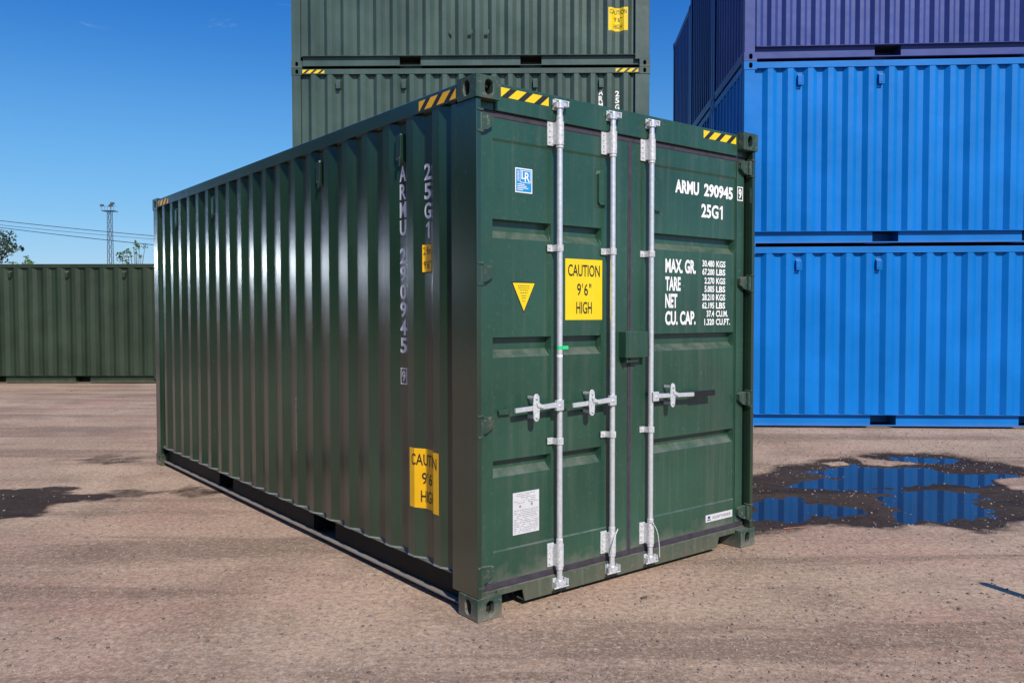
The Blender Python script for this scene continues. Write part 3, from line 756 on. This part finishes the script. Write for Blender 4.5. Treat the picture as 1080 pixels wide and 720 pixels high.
def child(name, bm, mat, parent, label=None):
    o = put(name, bm, mat, parent, flip=False)
    if label: o['label'] = label
    return o
def face_out(bm, d):
    """make every face look along direction d"""
    bm.normal_update(); d = Vector(d)
    for f in bm.faces:
        if f.normal.dot(d) < 0: f.normal_flip()
def door_decal(name, draw, mat, y, parent, label=None):
    bm = BM(); draw(bm); on_door(bm, y); face_out(bm, (0, -1, 0)); return child(name, bm, mat, parent, label)
def side_decal(name, draw, mat, off, y_left, parent, pr, label=None):
    bm = BM(); draw(bm); on_side(bm, pr, off, y_left); face_out(bm, (-1, 0, 0)); return child(name, bm, mat, parent, label)
YP = 0.069+0.007      # recessed panel plane of the door leaves
leafs = [o for o in main.children if o.name.split('.')[0] == 'door']
leafL, leafR = leafs[0], leafs[1]

# lettering on the right leaf
def word(parent, txt, x, z, w_, h_, mat='white', y=YP-0.0015, bold=0.03):
    return door_decal('lettering', lambda b: text2(b, txt, x, z, w_, h_, bold), M[mat], y, parent)
word(leafR, 'ARMU', 1.652, 2.432, 0.240, 0.088, bold=0.04); word(leafR, '290945', 1.945, 2.432, 0.312, 0.088, bold=0.04); word(leafR, '25G', 1.918, 2.290, 0.182, 0.092); word(leafR, '1', 2.112, 2.290, 0.034, 0.092)
ck = door_decal('check_digit_box', lambda b: frame2(b, 2.290, 2.432, 2.354, 2.530, 0.007), M['white'], 0.069-0.0075, leafR)
word(leafR, '9', 2.305, 2.446, 0.034, 0.070, y=0.069-0.0075)
ROWS = ((1.908, 2.000, 'MAX. GR.', 0.304, '30.480', 'KGS', '67.200', 'LBS'), (1.792, 1.884, 'TARE', 0.150, '2.270', 'KGS', '5.005', 'LBS'),
        (1.680, 1.772, 'NET', 0.118, '28.210', 'KGS', '62.195', 'LBS'), (1.568, 1.660, 'CU. CAP.', 0.304, '37.4', 'CU.M.', '1.320', 'CU.FT.'))
for z0, z1, a, wd_, n1, u1, n2, u2 in ROWS:
    word(leafR, a, 1.560, z0, wd_, z1-z0, bold=0.035)
    for k, (nm, un) in enumerate(((n1, u1), (n2, u2))):
        zz0 = z0+0.052-k*0.056; wn = 0.0235*len(nm.replace('.', ''))+0.010
        wu = {'KGS': 0.100, 'LBS': 0.100, 'CU.M.': 0.130, 'CU.FT.': 0.155}[un]
        word(leafR, nm, 2.060-wn, zz0, wn, 0.044); word(leafR, un, 2.080, zz0, wu, 0.044)
# caution sticker on the left leaf
st = door_decal('caution_sticker', lambda b: rect2(b, 0.690, 1.606, 0.990, 1.965), M['yellow'], YP-0.0012, leafL)
def draw_caution(bm, u0=0.690, v0=1.606, w_=0.300, h_=0.359):
    text2(bm, 'CAUTION', u0+0.07*w_, v0+0.715*h_, 0.86*w_, 0.195*h_, 0.012)
    text2(bm, '9', u0+0.31*w_, v0+0.40*h_, 0.105*w_, 0.20*h_, 0.012); text2(bm, "'", u0+0.445*w_, v0+0.53*h_, 0.020*w_, 0.07*h_, 0.01)
    text2(bm, '6', u0+0.50*w_, v0+0.40*h_, 0.105*w_, 0.20*h_, 0.012); text2(bm, '"', u0+0.635*w_, v0+0.53*h_, 0.060*w_, 0.07*h_, 0.01)
    text2(bm, 'HIGH', u0+0.29*w_, v0+0.10*h_, 0.42*w_, 0.20*h_, 0.012)
door_decal('lettering', draw_caution, M['ink'], YP-0.0022, leafL)
# blue class sticker: blue ground, white edge and monogram
door_decal('inspection_sticker', lambda b: rect2(b, 0.318, 2.316, 0.440, 2.452), M['white'], YP-0.0012, leafL, 'small blue square sticker with white letters')
door_decal('sticker_ground', lambda b: rect2(b, 0.324, 2.322, 0.434, 2.446), M['cyan'], YP-0.0020, leafL)
def draw_lr(bm):
    text2(bm, 'L', 0.362, 2.392, 0.026, 0.044, 0.01); text2(bm, 'R', 0.385, 2.378, 0.036, 0.052, 0.01)
    frame2(bm, 0.350, 2.372, 0.427, 2.440, 0.003)
    for i in range(4): rect2(bm, 0.332, 2.330+i*0.010, 0.372+0.013*((i*7) % 4), 2.334+i*0.010)
    for i in range(8): rect2(bm, 0.331, 2.380+i*0.0075, 0.344, 2.383+i*0.0075)
door_decal('lettering', draw_lr, M['white'], YP-0.0028, leafL)
# warning triangle
def tri(bm, s=1.0):
    c = (0.378, 1.763); P_ = ((0.290, 1.820), (0.466, 1.820), (0.378, 1.646))
    bm.faces.new([bm.verts.new((c[0]+(x-c[0])*s, c[1]+(y-c[1])*s, 0)) for x, y in P_])
door_decal('warning_triangle', lambda b: tri(b), M['ink'], YP-0.0012, leafL, 'yellow triangle sticker pointing down with dark edge')
door_decal('triangle_face', lambda b: tri(b, 0.90), M['yellow'], YP-0.0020, leafL)
def draw_tri(bm):
    for i, (w_, z) in enumerate(((0.085, 1.796), (0.080, 1.784), (0.060, 1.772), (0.050, 1.758), (0.036, 1.742), (0.030, 1.728), (0.02, 1.712))):
        x = 0.378-w_/2
        while x < 0.378+w_/2-0.004:
            l_ = random.uniform(0.006, 0.014); rect2(bm, x, z, min(x+l_, 0.378+w_/2), z+0.0035); x += l_+0.004
door_decal('lettering', draw_tri, M['ink'], YP-0.0026, leafL)
# white data sheet
door_decal('data_sheet', lambda b: rect2(b, 0.298, 0.402, 0.490, 0.640), M['paper'], YP-0.0012, leafL, 'worn white paper data sheet')
def draw_sheet(bm):
    rnd = random.Random(3)
    for i in range(22):
        z = 0.628-i*0.0102
        if 6 <= i <= 8: continue
        x = 0.306+(0.02 if i < 4 else 0)
        end = 0.482-(0.02 if i < 4 else 0)
        while x < end:
            l_ = rnd.uniform(0.004, 0.022)
            if rnd.random() < .75: rect2(bm, x, z, min(x+l_, end), z+0.0028)
            x += l_+0.004
    rect2(bm, 0.345, 0.553, 0.355, 0.566); rect2(bm, 0.430, 0.556, 0.441, 0.572)
door_decal('lettering', draw_sheet, M['greyink'], YP-0.0018, leafL)
# small white maker's strip, right leaf bottom
door_decal('maker_sticker', lambda b: rect2(b, 1.975, 0.212, 2.268, 0.262), M['paper'], 0.069-0.0012, leafR, 'small white strip with dark blue mark and print')
def draw_maker(bm):
    rnd = random.Random(5); x = 2.045
    text2(bm, 'ADAPTAINER', 2.045, 0.228, 0.205, 0.019, 0.01)
door_decal('lettering', draw_maker, M['greyink'], 0.069-0.0020, leafR)
def draw_mark(bm):
    c = (2.010, 0.243); bm.faces.new([bm.verts.new((c[0]+0.014*math.cos(t*math.pi/8), c[1]+0.010*math.sin(t*math.pi/8), 0)) for t in range(16)])
    rect2(bm, 1.990, 0.223, 2.030, 0.229)
door_decal('lettering', draw_mark, M['navy'], 0.069-0.0021, leafR)
# hazard strips on the header
for (u0, u1) in ((0.196, 0.540), (1.905, 2.256)):
    a, b = BM(), BM(); hazard2(a, b, u0, 2.815, u1, 2.866, 4)
    on_door(a, 0.0488); on_door(b, 0.0480); face_out(a, (0, -1, 0)); face_out(b, (0, -1, 0))
    hs_ = child('hazard_strip', a, M['yellow'], main); child('stripe', b, M['ink'], hs_)
def rail_hazard(root, H, u0, u1, n=4, mat='yellow', zlo=0.090, zhi=0.034):
    a, b = BM(), BM(); hazard2(a, b, -u1, H-zlo, -u0, H-zhi, n)
    for bm, x in ((a, 0.0062), (b, 0.0056)):
        for v in bm.verts: v.co = (x, -v.co.x, v.co.y)
        face_out(bm, (-1, 0, 0))
    k = child('hazard_strip', a, M[mat], root); child('stripe', b, M['ink'], k)
rail_hazard(main, 2.896, 0.195, 0.575, 4, 'amber'); rail_hazard(main, 2.896, 5.50, 5.872, 4, 'amber')

# side lettering: stacked characters
def stacked(s, y_c, z_top, pitch_, w_, h_, gap=0.0):
    def draw(bm):
        z = z_top
        for ch in s:
            if ch != ' ':
                ww = w_*(0.50 if ch in '1I' else 1.0)
                text2(bm, ch, -ww/2, z-h_, ww, h_, 0.025)
            z -= pitch_ if ch != ' ' else pitch_*0.55
    return draw
def side_lettering(root, pr, H, z_top=2.535, chars='ARMU 290945'):
    side_decal('lettering', stacked(chars, 0, H-2.896+z_top, 0.1085, 0.072, 0.094), M['white'], 0.0012, 0.823, root, pr)
    side_decal('lettering', stacked('25G1', 0, H-2.896+2.510, 0.112, 0.070, 0.094), M['white'], 0.0012, 0.545, root, pr)
    def nine(bm):
        text2(bm, '9', -0.020, 1.230+H-2.896, 0.040, 0.070, 0.03); frame2(bm, -0.036, 1.215+H-2.896, 0.036, 1.315+H-2.896, 0.007)
    side_decal('lettering', nine, M['white'], 0.0012, 0.823, root, pr)
side_lettering(main, PR, 2.896)
def side_caution(root, pr, y_right, z0, w_, h_, H, mat='yellow'):
    k = side_decal('caution_sticker', lambda b: rect2(b, 0, z0, w_, z0+h_), M[mat], 0.0012, y_right, root, pr)
    side_decal('lettering', lambda b: draw_caution(b, 0, z0, w_, h_), M['ink'], 0.0022, y_right, k, pr)
side_caution(main, PR, 0.700, 0.500, 0.315, 0.352, 2.896, 'amber')
def height_plate(root, pr, H):
    k = side_decal('height_plate', lambda b: rect2(b, 0, 1.880, 0.104, 2.050), M['ink'], 0.0012, 0.600, root, pr, 'small amber height plate reading 2.9m over 9 feet 6 inches')
    side_decal('plate_face', lambda b: rect2(b, 0.006, 1.886, 0.098, 2.044), M['amber'], 0.0018, 0.600, k, pr)
    def dr(b):
        text2(b, '2.9m', 0.012, 1.985, 0.078, 0.045, 0.01); text2(b, "9'6\"", 0.014, 1.905, 0.074, 0.045, 0.01)
    side_decal('lettering', dr, M['ink'], 0.0026, 0.600, k, pr)
height_plate(main, PR, 2.896)
def scratch(b):
    z = 0.62
    while z < 1.02:
        l_ = random.uniform(0.01, 0.05); u = random.uniform(-0.002, 0.002); rect2(b, u, z, u+0.003, min(1.03, z+l_)); z += l_+random.uniform(0.0, 0.015)
side_decal('paint_scratch', scratch, M['paper'], 0.0010, 2.335, main, PR, 'long pale vertical scratch in the paint')

# lock box over the seam
bm = BM(); x0, x1, z0, z1, yf = 1.128, 1.322, 1.372, 1.532, 0.069-0.062
box(bm, x0, x1, yf, yf+0.004, z0, z1); box(bm, x0, x0+0.004, yf+0.0045, 0.068, z0, z1); box(bm, x1-0.004, x1, yf+0.0045, 0.068, z0, z1)
box(bm, x0+0.0045, x1-0.0045, yf+0.0045, 0.068, z1-0.004, z1); tube(bm, (x0+0.03, 0.035, z0-0.025), (x1-0.06, 0.035, z0-0.025), 0.007, n=8)
box(bm, x0+0.02, x0+0.028, 0.02, 0.064, z0-0.035, z0+0.03)
put('lock_box', bm, M['door_green'], main, mods=(0.002,))
# vents on the doors behind the bars
for xa, xb in ((0.945, 1.010), (1.432, 1.500)):
    bm = BM(); prism(bm, [(xa, 2.31), (xa, 2.48), (xa+0.012, 2.50), (xb-0.012, 2.50), (xb, 2.48), (xb, 2.31), (xb-0.01, 2.295), (xa+0.01, 2.295)], 'y', YP-0.020, YP-0.001)
    box(bm, xa-0.016, xb+0.016, YP-0.003, YP-0.0008, 2.280, 2.520)
    put('door_vent', bm, M['door_green'], leafL if xa < 1.2 else leafR, mods=(0.004,))
# green and white tape on the first bar
bm = BM(); tube(bm, (0.603, 0.026, 1.438), (0.603, 0.026, 1.458), 0.0182, n=20, cap=False)
box(bm, 0.6225, 0.665, 0.020, 0.0205, 1.438, 1.458)
put('tape_tag', bm, M['taggreen'], main)
bm = BM(); tube(bm, (0.603, 0.026, 1.395), (0.603, 0.026, 1.408), 0.0182, n=20, cap=False); put('tape_tag', bm, M['white'], main)
# seal wires round the lower cams of the second and third bar
for rx in (1.030, 1.372):
    cu = bpy.data.curves.new('seal_wire', 'CURVE'); cu.dimensions = '3D'; cu.bevel_depth = 0.003; cu.resolution_u = 6
    sp = cu.splines.new('BEZIER'); sg = -1 if rx < 1.2 else 1
    pts = [(rx-0.02*sg, -0.004, 0.335), (rx+0.022*sg, -0.010, 0.270), (rx+0.040*sg, -0.012, 0.190), (rx+0.050*sg, -0.010, 0.095)]
    sp.bezier_points.add(len(pts)-1)
    for b_, p_q in zip(sp.bezier_points, pts): b_.co = p_q; b_.handle_left_type = b_.handle_right_type = 'AUTO'
    o = bpy.data.objects.new('seal_wire', cu); COL.objects.link(o); cu.materials.append(M['galv_dull'])
    dg = bpy.context.evaluated_depsgraph_get(); me = bpy.data.meshes.new_from_object(o.evaluated_get(dg))
    bpy.data.objects.remove(o); me.name = 'seal_wire'; me.materials.clear(); me.materials.append(M['galv_dull'])
    o = bpy.data.objects.new('seal_wire', me); COL.objects.link(o); o.parent = main

# ------------------------------------------------------------------ stacks behind
G1 = 'shipping containers in the yard'
gx, gy, gyaw = 2.33085, 14.0852, 0.01292
for lv, lab in enumerate(('dark grey-green container at the foot of the middle stack, hidden behind the front container',
                          'lower visible grey-green container of the middle stack, striped yellow corners, rising behind the front container',
                          'topmost visible grey-green container of the middle stack, with the square yellow CAUTION sticker')):
    r_c, pr_c = container(lab, 2.896, M['grey_green'], G1, (gx, gy), gyaw, z0=lv*2.904, deep=0.068)
    rail_hazard(r_c, 2.896, 0.20, 0.58, 4, zlo=0.085, zhi=0.026); rail_hazard(r_c, 2.896, 5.50, 5.872, 4, zlo=0.085, zhi=0.026)
    side_lettering(r_c, pr_c, 2.896)
    side_caution(r_c, pr_c, 0.705, 0.60, 0.330, 0.385, 2.896)
    if lv == 2:
        for yy in (3.35, 3.02, 2.74):
            bm = BM(); box(bm, 0.003, 0.0095, yy-0.03, yy+0.03, 0.56, 0.62); put('repair_patch', bm, M['grey_green'], r_c)
container('olive green container closing the yard at far left, under the floodlight mast', 2.896, M['olive'], G1, (-8.3626, 19.9106), 0.007177, z0=-0.02, pitch=0.345, vents=(0.89, 2.25, 3.60, 5.2))
# blue stacks, three rows deep
bx, by, byaw = 9.3255, 11.46606, 0.05648
Xd = Vector((math.sin(byaw), math.cos(byaw)))
ROWN = ('front row', 'second row', 'rear row')
for row in range(3):
    ox, oy = bx+Xd.x*row*2.47, by+Xd.y*row*2.47
    for lv in range(3):
        zc = 0.012+lv*2.596
        if lv < 2:
            H_ = 2.591; mt = M['blue']
            lab = ('bright blue container at ground level of the right stack, %s, behind the puddle' if lv == 0 else 'bright blue container in the middle level of the right stack, %s') % ROWN[row]
            pt = 0.278
        else:
            H_ = 2.896 if row < 2 else 2.591; mt = M['purple']; pt = 0.203
            lab = ('violet blue container on top of the right stack, front row, with narrow ribs', 'dark violet blue container on top of the right stack, second row', 'dark violet blue container on top of the right stack, rear row, lowest top edge')[row]
        container(lab, H_, mt, G1, (ox, oy), byaw, pitch=pt, z0=zc)

# ------------------------------------------------------------------ floodlight mast
def at(px, py, Y):
    d = ray(px, py); t = Y/d.y; return Vector((d.x*t, Y, 1.6386+d.z*t))
M['mast'] = simple('weathered_mast_steel', (0.07, 0.08, 0.10), rough=0.6, metal=0.3)
Ym = 200.0; b0 = at(118, 360, Ym); mx0 = b0.x; zp = at(118, 223, Ym).z; zl = at(118, 216.5, Ym).z
mast = empty('floodlight_mast', (mx0, Ym, 0)); tag(mast, 'tall grey lattice floodlight mast beyond the olive green container', 'floodlight mast')
bm = BM()
def wd(z): return 0.62-0.22*z/zp
n = 13
for i in range(n):
    za, zb_ = zp*i/n, zp*(i+1)/n; a, b = wd(za), wd(zb_)
    cA = [Vector((sx*a, sy*a, za)) for sx, sy in ((-1, -1), (1, -1), (1, 1), (-1, 1))]; cB = [Vector((sx*b, sy*b, zb_)) for sx, sy in ((-1, -1), (1, -1), (1, 1), (-1, 1))]
    for k in range(4):
        tube(bm, cA[k], cB[k], 0.075, n=5); tube(bm, cA[k], cB[(k+1) % 4], 0.035, n=4); tube(bm, cB[k], cB[(k+1) % 4], 0.035, n=4)
put('mast_frame', bm, M['mast'], mast)
bm = BM(); box(bm, -1.5, 1.5, -1.1, 1.1, zp, zp+0.14)
for k in range(5): tube(bm, (-1.45+k*0.725, -1.05, zp), (-1.45+k*0.725, -1.05, zp+1.1), 0.03, n=4)
tube(bm, (-1.45, -1.05, zp+1.1), (1.45, -1.05, zp+1.1), 0.03, n=4)
tube(bm, (0.3, 0, zp), (0.3, 0, zl+0.6), 0.07, n=5); tube(bm, (-1.9, 0, zp+1.25), (1.6, 0, zp+1.25), 0.05, n=4)
put('platform', bm, M['mast'], mast)
for (dx_, dz_, sc_) in ((-1.75, 0.0, 0.36), (0.35, -0.05, 0.40), (0.75, 0.45, 0.42)):
    bm = BM(); c = Vector((dx_, -0.2, zp+1.45+dz_))
    prism(bm, [(c.y-0.35*1, c.z-sc_), (c.y-0.2, c.z+sc_*0.6), (c.y+0.35, c.z+sc_*0.3), (c.y+0.2, c.z-sc_*0.6)], 'x', c.x-sc_, c.x+sc_)
    put('floodlight', bm, M['mast'], mast)

# ------------------------------------------------------------------ overhead lines with their poles
M['cable'] = simple('dark_cable', (0.03, 0.035, 0.045), rough=0.6)
M['polewood'] = simple('creosoted_pole', (0.10, 0.075, 0.055), rough=0.85, nscale=8)
Yl = 90.0
def pole(px, lab):
    b_ = at(px, 360, Yl); o = empty('utility_pole', (b_.x, Yl, 0)); tag(o, lab, 'utility pole', 'poles carrying the overhead lines')
    return o, b_.x
LN = ((232.7, 242.0, 248.6), (237.0, 246.0, 251.8), (239.7, 249.6, 257.6))
ends = []
for i, (a, m_, c) in enumerate(LN):
    A, B_, C_ = at(0, a, Yl), at(85, m_, Yl), at(160, c, Yl)
    # parabola z(x) through the three points
    import itertools
    x_ = [A.x, B_.x, C_.x]; z_ = [A.z, B_.z, C_.z]
    def zq(x):
        s_ = 0
        for k in range(3):
            t = z_[k]
            for l in range(3):
                if l != k: t *= (x-x_[l])/(x_[k]-x_[l])
            s_ += t
        return s_
    sl0 = (z_[2]-z_[0])/(x_[2]-x_[0]); cv = 0.0009
    def zc_(x, sl0=sl0, z0=z_[0], x0=x_[0], x2=x_[2]): return z0+sl0*(x-x0)+cv*(x-x0)*(x-x2)
    xa, xb = at(-260, 300, Yl).x, at(255, 300, Yl).x
    cu = []
    bm = BM(); K = 40; yy = Yl+i*0.5
    P_ = [Vector((xa+(xb-xa)*k/K, yy, zc_(xa+(xb-xa)*k/K))) for k in range(K+1)]
    for k in range(K): tube(bm, P_[k], P_[k+1], 0.036 if i != 1 else 0.022, n=5, cap=False)
    ends.append((P_[0], P_[-1]))
    o = put('overhead_cable', bm, M['cable'], None)
    tag(o, ('uppermost of the three dark overhead lines crossing the sky at left', 'thin faint overhead line between the two darker lines', 'lowest of the three overhead lines, dipping towards the front container')[i], 'cable', 'overhead lines')
for k, lab in ((0, 'wooden utility pole beyond the yard, left end of the overhead lines'), (1, 'wooden utility pole beyond the yard, right end of the overhead lines')):
    zt_ = max(e[k].z for e in ends)+0.3; xq = ends[0][k].x
    o = empty('utility_pole', (xq, Yl+0.5, 0)); tag(o, lab, 'utility pole', 'poles carrying the overhead lines')
    bm = BM(); tube(bm, (0, 0, -0.3), (0, 0, zt_), 0.16, 0.11, n=10); put('pole', bm, M['polewood'], o)
    for e in ends:
        bm = BM(); box(bm, -0.06, 0.06, -0.7, 0.7, e[k].z-0.16, e[k].z-0.05); put('crossarm', bm, M['polewood'], o)

# ------------------------------------------------------------------ trees behind the olive container
M['bark'] = simple('tree_bark', (0.09, 0.07, 0.05), rough=0.9, nscale=12)
def leafm(name, c):
    m, t, b = nodes(name); L = t.links
    tc = t.nodes.new('ShaderNodeTexCoord'); n = N(t, 'ShaderNodeTexNoise', Scale=3.0, Detail=3.0); L.new(tc.outputs['Object'], n.inputs['Vector'])
    L.new(mixc(t, ramp(t, n.outputs['Fac'], 0.35, 0.65), tuple(k*0.6 for k in c)+(1,), tuple(min(1, k*1.6) for k in c)+(1,)), b.inputs['Base Color'])
    b.inputs['Roughness'].default_value = 0.6; b.inputs['Transmission Weight'].default_value = 0.0
    return m
M['leaf_dark'] = leafm('dark_leaves', (0.030, 0.055, 0.028)); M['leaf_light'] = leafm('fresh_leaves', (0.07, 0.13, 0.035))
def tree(label, base, limbs, clumps, mat, name='tree', leaf=0.10, trunk_r=0.10):
    o = empty(name, (base[0], base[1], 0)); tag(o, label, 'tree', 'trees beyond the olive container')
    bm = BM()
    for p, q, r0, r1 in limbs: tube(bm, Vector(p), Vector(q), r0, r1, n=7)
    tr = put('trunk', bm, M['bark'], o, smooth=True)
    bm = BM(); rnd = random.Random(hash(label) % 1000 if False else len(label))
    for (c, rad, cnt) in clumps:
        for _ in range(cnt):
            d = Vector((rnd.gauss(0, 1), rnd.gauss(0, 1), rnd.gauss(0, 1))); d = d.normalized()*rad*rnd.random()**0.5
            p = Vector(c)+d
            a = Vector((rnd.gauss(0, 1), rnd.gauss(0, 1), rnd.gauss(0, 1))).normalized(); b = a.orthogonal().normalized()
            s_ = leaf*rnd.uniform(.6, 1.3)
            bm.faces.new([bm.verts.new(p+k) for k in (a*-s_, b*s_*0.42, a*s_, b*-s_*0.42)])
    put('crown', bm, mat, o, flip=False)
    return o
Yt = 25.5
def rel(px, py, base, Y=Yt): v = at(px, py, Y); return Vector((v.x-base[0], 0, v.z))
base = (at(-60, 360, Yt).x, Yt)
rnd = random.Random(11)
limbs = [((0, 0, -0.2), (0.05, 0, 1.8), 0.16, 0.12)]; clumps = []
for k in range(26):
    a = rnd.uniform(0, 6.28); rr = rnd.uniform(0.3, 1.9); z = 1.9+rnd.uniform(0.2, 2.3)
    q = Vector((rr*math.cos(a), rr*math.sin(a)*0.8, z)); limbs.append(((0.05, 0, 1.6), tuple(q), 0.05, 0.012))
    clumps.append((q, rnd.uniform(.28, .5), 70))
for px, py, n_, rd in ((4, 250, 46, .22), (10, 256, 40, .2), (13, 262, 26, .16), (6, 262, 40, .2), (13, 246, 14, .12), (23, 262, 16, .09), (17, 259, 10, .12), (1, 268, 16, .12), (0, 256, 34, .3), (-12, 250, 50, .35)):
    q = rel(px, py, base); limbs.append(((0.4, 0, 2.6), tuple(q), 0.03, 0.008)); clumps.append((q, rd, n_))
tree('leafy dark tree reaching over the olive green container at the left edge', base, limbs, clumps, M['leaf_dark'], leaf=0.06)
base = (at(146, 360, Yt).x, Yt)
limbs = [((0, 0, -0.2), (0, 0, 2.2), 0.06, 0.035)]; clumps = []
for px, py, n_, rd in ((126, 270, 26, .13), (130, 268, 26, .12), (133, 264, 14, .10), (137, 266, 10, .08), (128, 274, 16, .12), (144, 257, 16, .09), (147, 260, 12, .09), (153, 259, 14, .09), (143, 266, 12, .09), (138, 270, 8, .08), (149, 270, 8, .08), (135, 276, 18, .12), (141, 262, 5, .06)):
    q = rel(px, py, base); limbs.append(((0, 0, 2.2), tuple(q), 0.016, 0.006)); clumps.append((q, rd, n_))
for k in range(10): 
    q = Vector((rnd.uniform(-.6, .5), rnd.uniform(-.5, .5), rnd.uniform(1.4, 2.8))); limbs.append(((0, 0, 1.2), tuple(q), 0.02, 0.006)); clumps.append((q, .28, 50))
tree('thin young tree with fresh green sprigs beside the floodlight mast, behind the olive container', base, limbs, clumps, M['leaf_light'], leaf=0.05, name='tree')
base = (at(29, 360, Yt).x, Yt)
limbs = [((0, 0, -0.2), (0, 0, 2.6), 0.05, 0.02)]; clumps = []
for px, py, n_, rd in ((31, 277, 40, .13), (27, 271, 6, .08), (12, 277, 8, .1), (18, 278, 8, .1), (29, 283, 60, .25)):
    q = rel(px, py, base); limbs.append(((0, 0, 2.3), tuple(q), 0.012, 0.005)); clumps.append((q, rd, n_))
tree('tip of a small tree just showing over the olive container near the left edge', base, limbs, clumps, M['leaf_light'], leaf=0.06)

# ------------------------------------------------------------------ out of frame: post inferred from its shadow, building and trees added for reflections
bm = BM()
tp = Vector((2.883, 4.996, 0)); sh = Vector((_sd.x, _sd.y, 0)).normalized(); Hs = 1.05
bp = tp+sh*(Hs/math.tan(R(SUN_EL)))
post = empty('marker_post', (bp.x, bp.y, 0)); tag(post, 'slim wooden marker post standing just right of the view', 'marker post')
tube(bm, (0, 0, -0.05), (0, 0, Hs), 0.045, 0.035, n=10); put('post', bm, M['polewood'], post)

M['whiteclad'] = simple('white_sheet_cladding', (0.84, 0.89, 0.93), rough=0.5, nscale=3, var=0.04)
wh = empty('added_warehouse', (0, 0, 0)); az = R(-46)  # unseen, added as a bright wall for the green side to reflect
wh.location = (-28.5, 21.5, 0); wh.rotation_euler = (0, 0, -az); tag(wh, 'unseen white clad warehouse standing off to the left of the yard', 'added_warehouse')
bm = BM(); prw = wave(-5.5, 5.5, 0.30, 0.02, 0.1)
za, zb_ = 0.0, 4.2
A = [bm.verts.new((a, d, za)) for a, d in prw]; B = [bm.verts.new((a, d, zb_)) for a, d in prw]
for i in range(len(prw)-1): bm.faces.new((A[i], A[i+1], B[i+1], B[i]))
box(bm, -5.5, 5.5, 0.06, 12, 0, 4.2); put('wall', bm, M['whiteclad'], wh)
bm = BM(); prism(bm, [(-0.1, 4.22), (6, 4.9), (12.1, 4.22)], 'x', -5.8, 5.8); put('roof', bm, simple('grey_roof_sheet', (0.3, 0.31, 0.32), rough=0.6), wh)
bm = BM()
box(bm, -2, 2, -0.06, 0.05, 0.0, 3.4)
put('shutter_door', bm, simple('pale_shutter', (0.6, 0.62, 0.63), rough=0.5), wh)

# unseen belt of tall trees, added as a dark reflection for the green side
bm = BM(); rnd = random.Random(21)
for k in range(64):
    a = R(-50 - 112*k/63 + rnd.uniform(-1, 1)); d_ = 47+rnd.uniform(-3, 6); c = Vector((d_*math.sin(a), d_*math.cos(a), 0)); hgt = rnd.uniform(10, 15)
    tube(bm, c, c+Vector((0, 0, hgt*0.6)), 0.25, 0.1, n=6)
    for _ in range(380):
        u = rnd.random(); z = 0.6+u*hgt; rr = 3.6*math.sin(math.pi*min(1, 0.12+u*0.86))**0.6*rnd.random()**0.4
        t_ = rnd.uniform(0, 6.283); p = c+Vector((rr*math.cos(t_), rr*math.sin(t_), z))
        q = Vector((rnd.gauss(0, 1), rnd.gauss(0, 1), rnd.gauss(0, 1))).normalized(); b_ = q.orthogonal().normalized(); s_ = rnd.uniform(.4, .8)
        bm.faces.new([bm.verts.new(p+v) for v in (q*-s_, b_*s_*0.6, q*s_, b_*-s_*0.6)])
tb = put('added_tree_belt', bm, M['leaf_dark'], None, flip=False)
tag(tb, 'unseen belt of dark trees added to darken reflections on the green side', 'woodland', kind='stuff')

# litter on the ground
gx_, gy_ = gpt(679, 630, 0); ch = empty('wood_chip', (gx_, gy_, -0.002), 0.6); tag(ch, 'small dark chip of wood lying in front of the container doors', 'wood chip')
bm = BM(); prism(bm, [(-0.022, -0.006), (0.018, -0.009), (0.026, 0.002), (0.004, 0.008), (-0.02, 0.006)], 'z', 0.0, 0.008); put('chip', bm, M['polewood'], ch)
gx_, gy_ = gpt(838, 556, 0); tw = empty('twig', (gx_, gy_, -0.012), 0.1); tag(tw, 'thin reddish twig on the damp earth at the near edge of the puddle', 'twig')
bm = BM(); tube(bm, (-0.09, 0, 0.006), (0.02, 0.012, 0.010), 0.005, 0.004, n=6); tube(bm, (0.02, 0.012, 0.010), (0.10, 0.004, 0.006), 0.004, 0.002, n=6)
put('stick', bm, simple('red_bark', (0.35, 0.13, 0.08), rough=0.7), tw)

# unseen polished tank on saddles, added so its sun glint streaks the green side
m_, t_, b_ = nodes('brushed_stainless_steel'); b_.inputs['Base Color'].default_value = (0.72, 0.85, 0.98, 1); b_.inputs['Metallic'].default_value = 1.0; b_.inputs['Roughness'].default_value = 0.22
tk = empty('added_glint_tank', (-19.0, 16.2, 0), -R(48.5-90)); tag(tk, 'unseen polished steel tank on saddles, added to throw a glint onto the green side', 'storage tank')
bm = BM(); TL, TR, TZ = 3.7, 2.0, 2.45; nseg = 72; rings = [(-TL-0.52, 0.4), (-TL-0.42, 1.1), (-TL-0.20, 1.7), (-TL, TR), (TL, TR), (TL+0.20, 1.7), (TL+0.42, 1.1), (TL+0.52, 0.4)]
rv = [[bm.verts.new((x, r*math.cos(2*math.pi*i/nseg), TZ+r*math.sin(2*math.pi*i/nseg))) for i in range(nseg)] for x, r in rings]
for a, b in zip(rv, rv[1:]):
    for i in range(nseg): bm.faces.new((a[i], a[(i+1) % nseg], b[(i+1) % nseg], b[i]))
bm.faces.new(rv[0][::-1]); bm.faces.new(rv[-1]); put('shell', bm, m_, tk, smooth=True, angle=50)
for k in (-2.5, 2.5):
    bm = BM(); prism(bm, [(-1.5, 0), (1.5, 0), (1.3, 0.95), (0, 0.47), (-1.3, 0.95)], 'x', k-0.12, k+0.12); put('saddle', bm, M['mast'], tk)
bm = BM(); tube(bm, (0, 0, TZ+TR-0.02), (0, 0, TZ+TR+0.22), 0.3, n=20); put('manhole', bm, m_, tk)
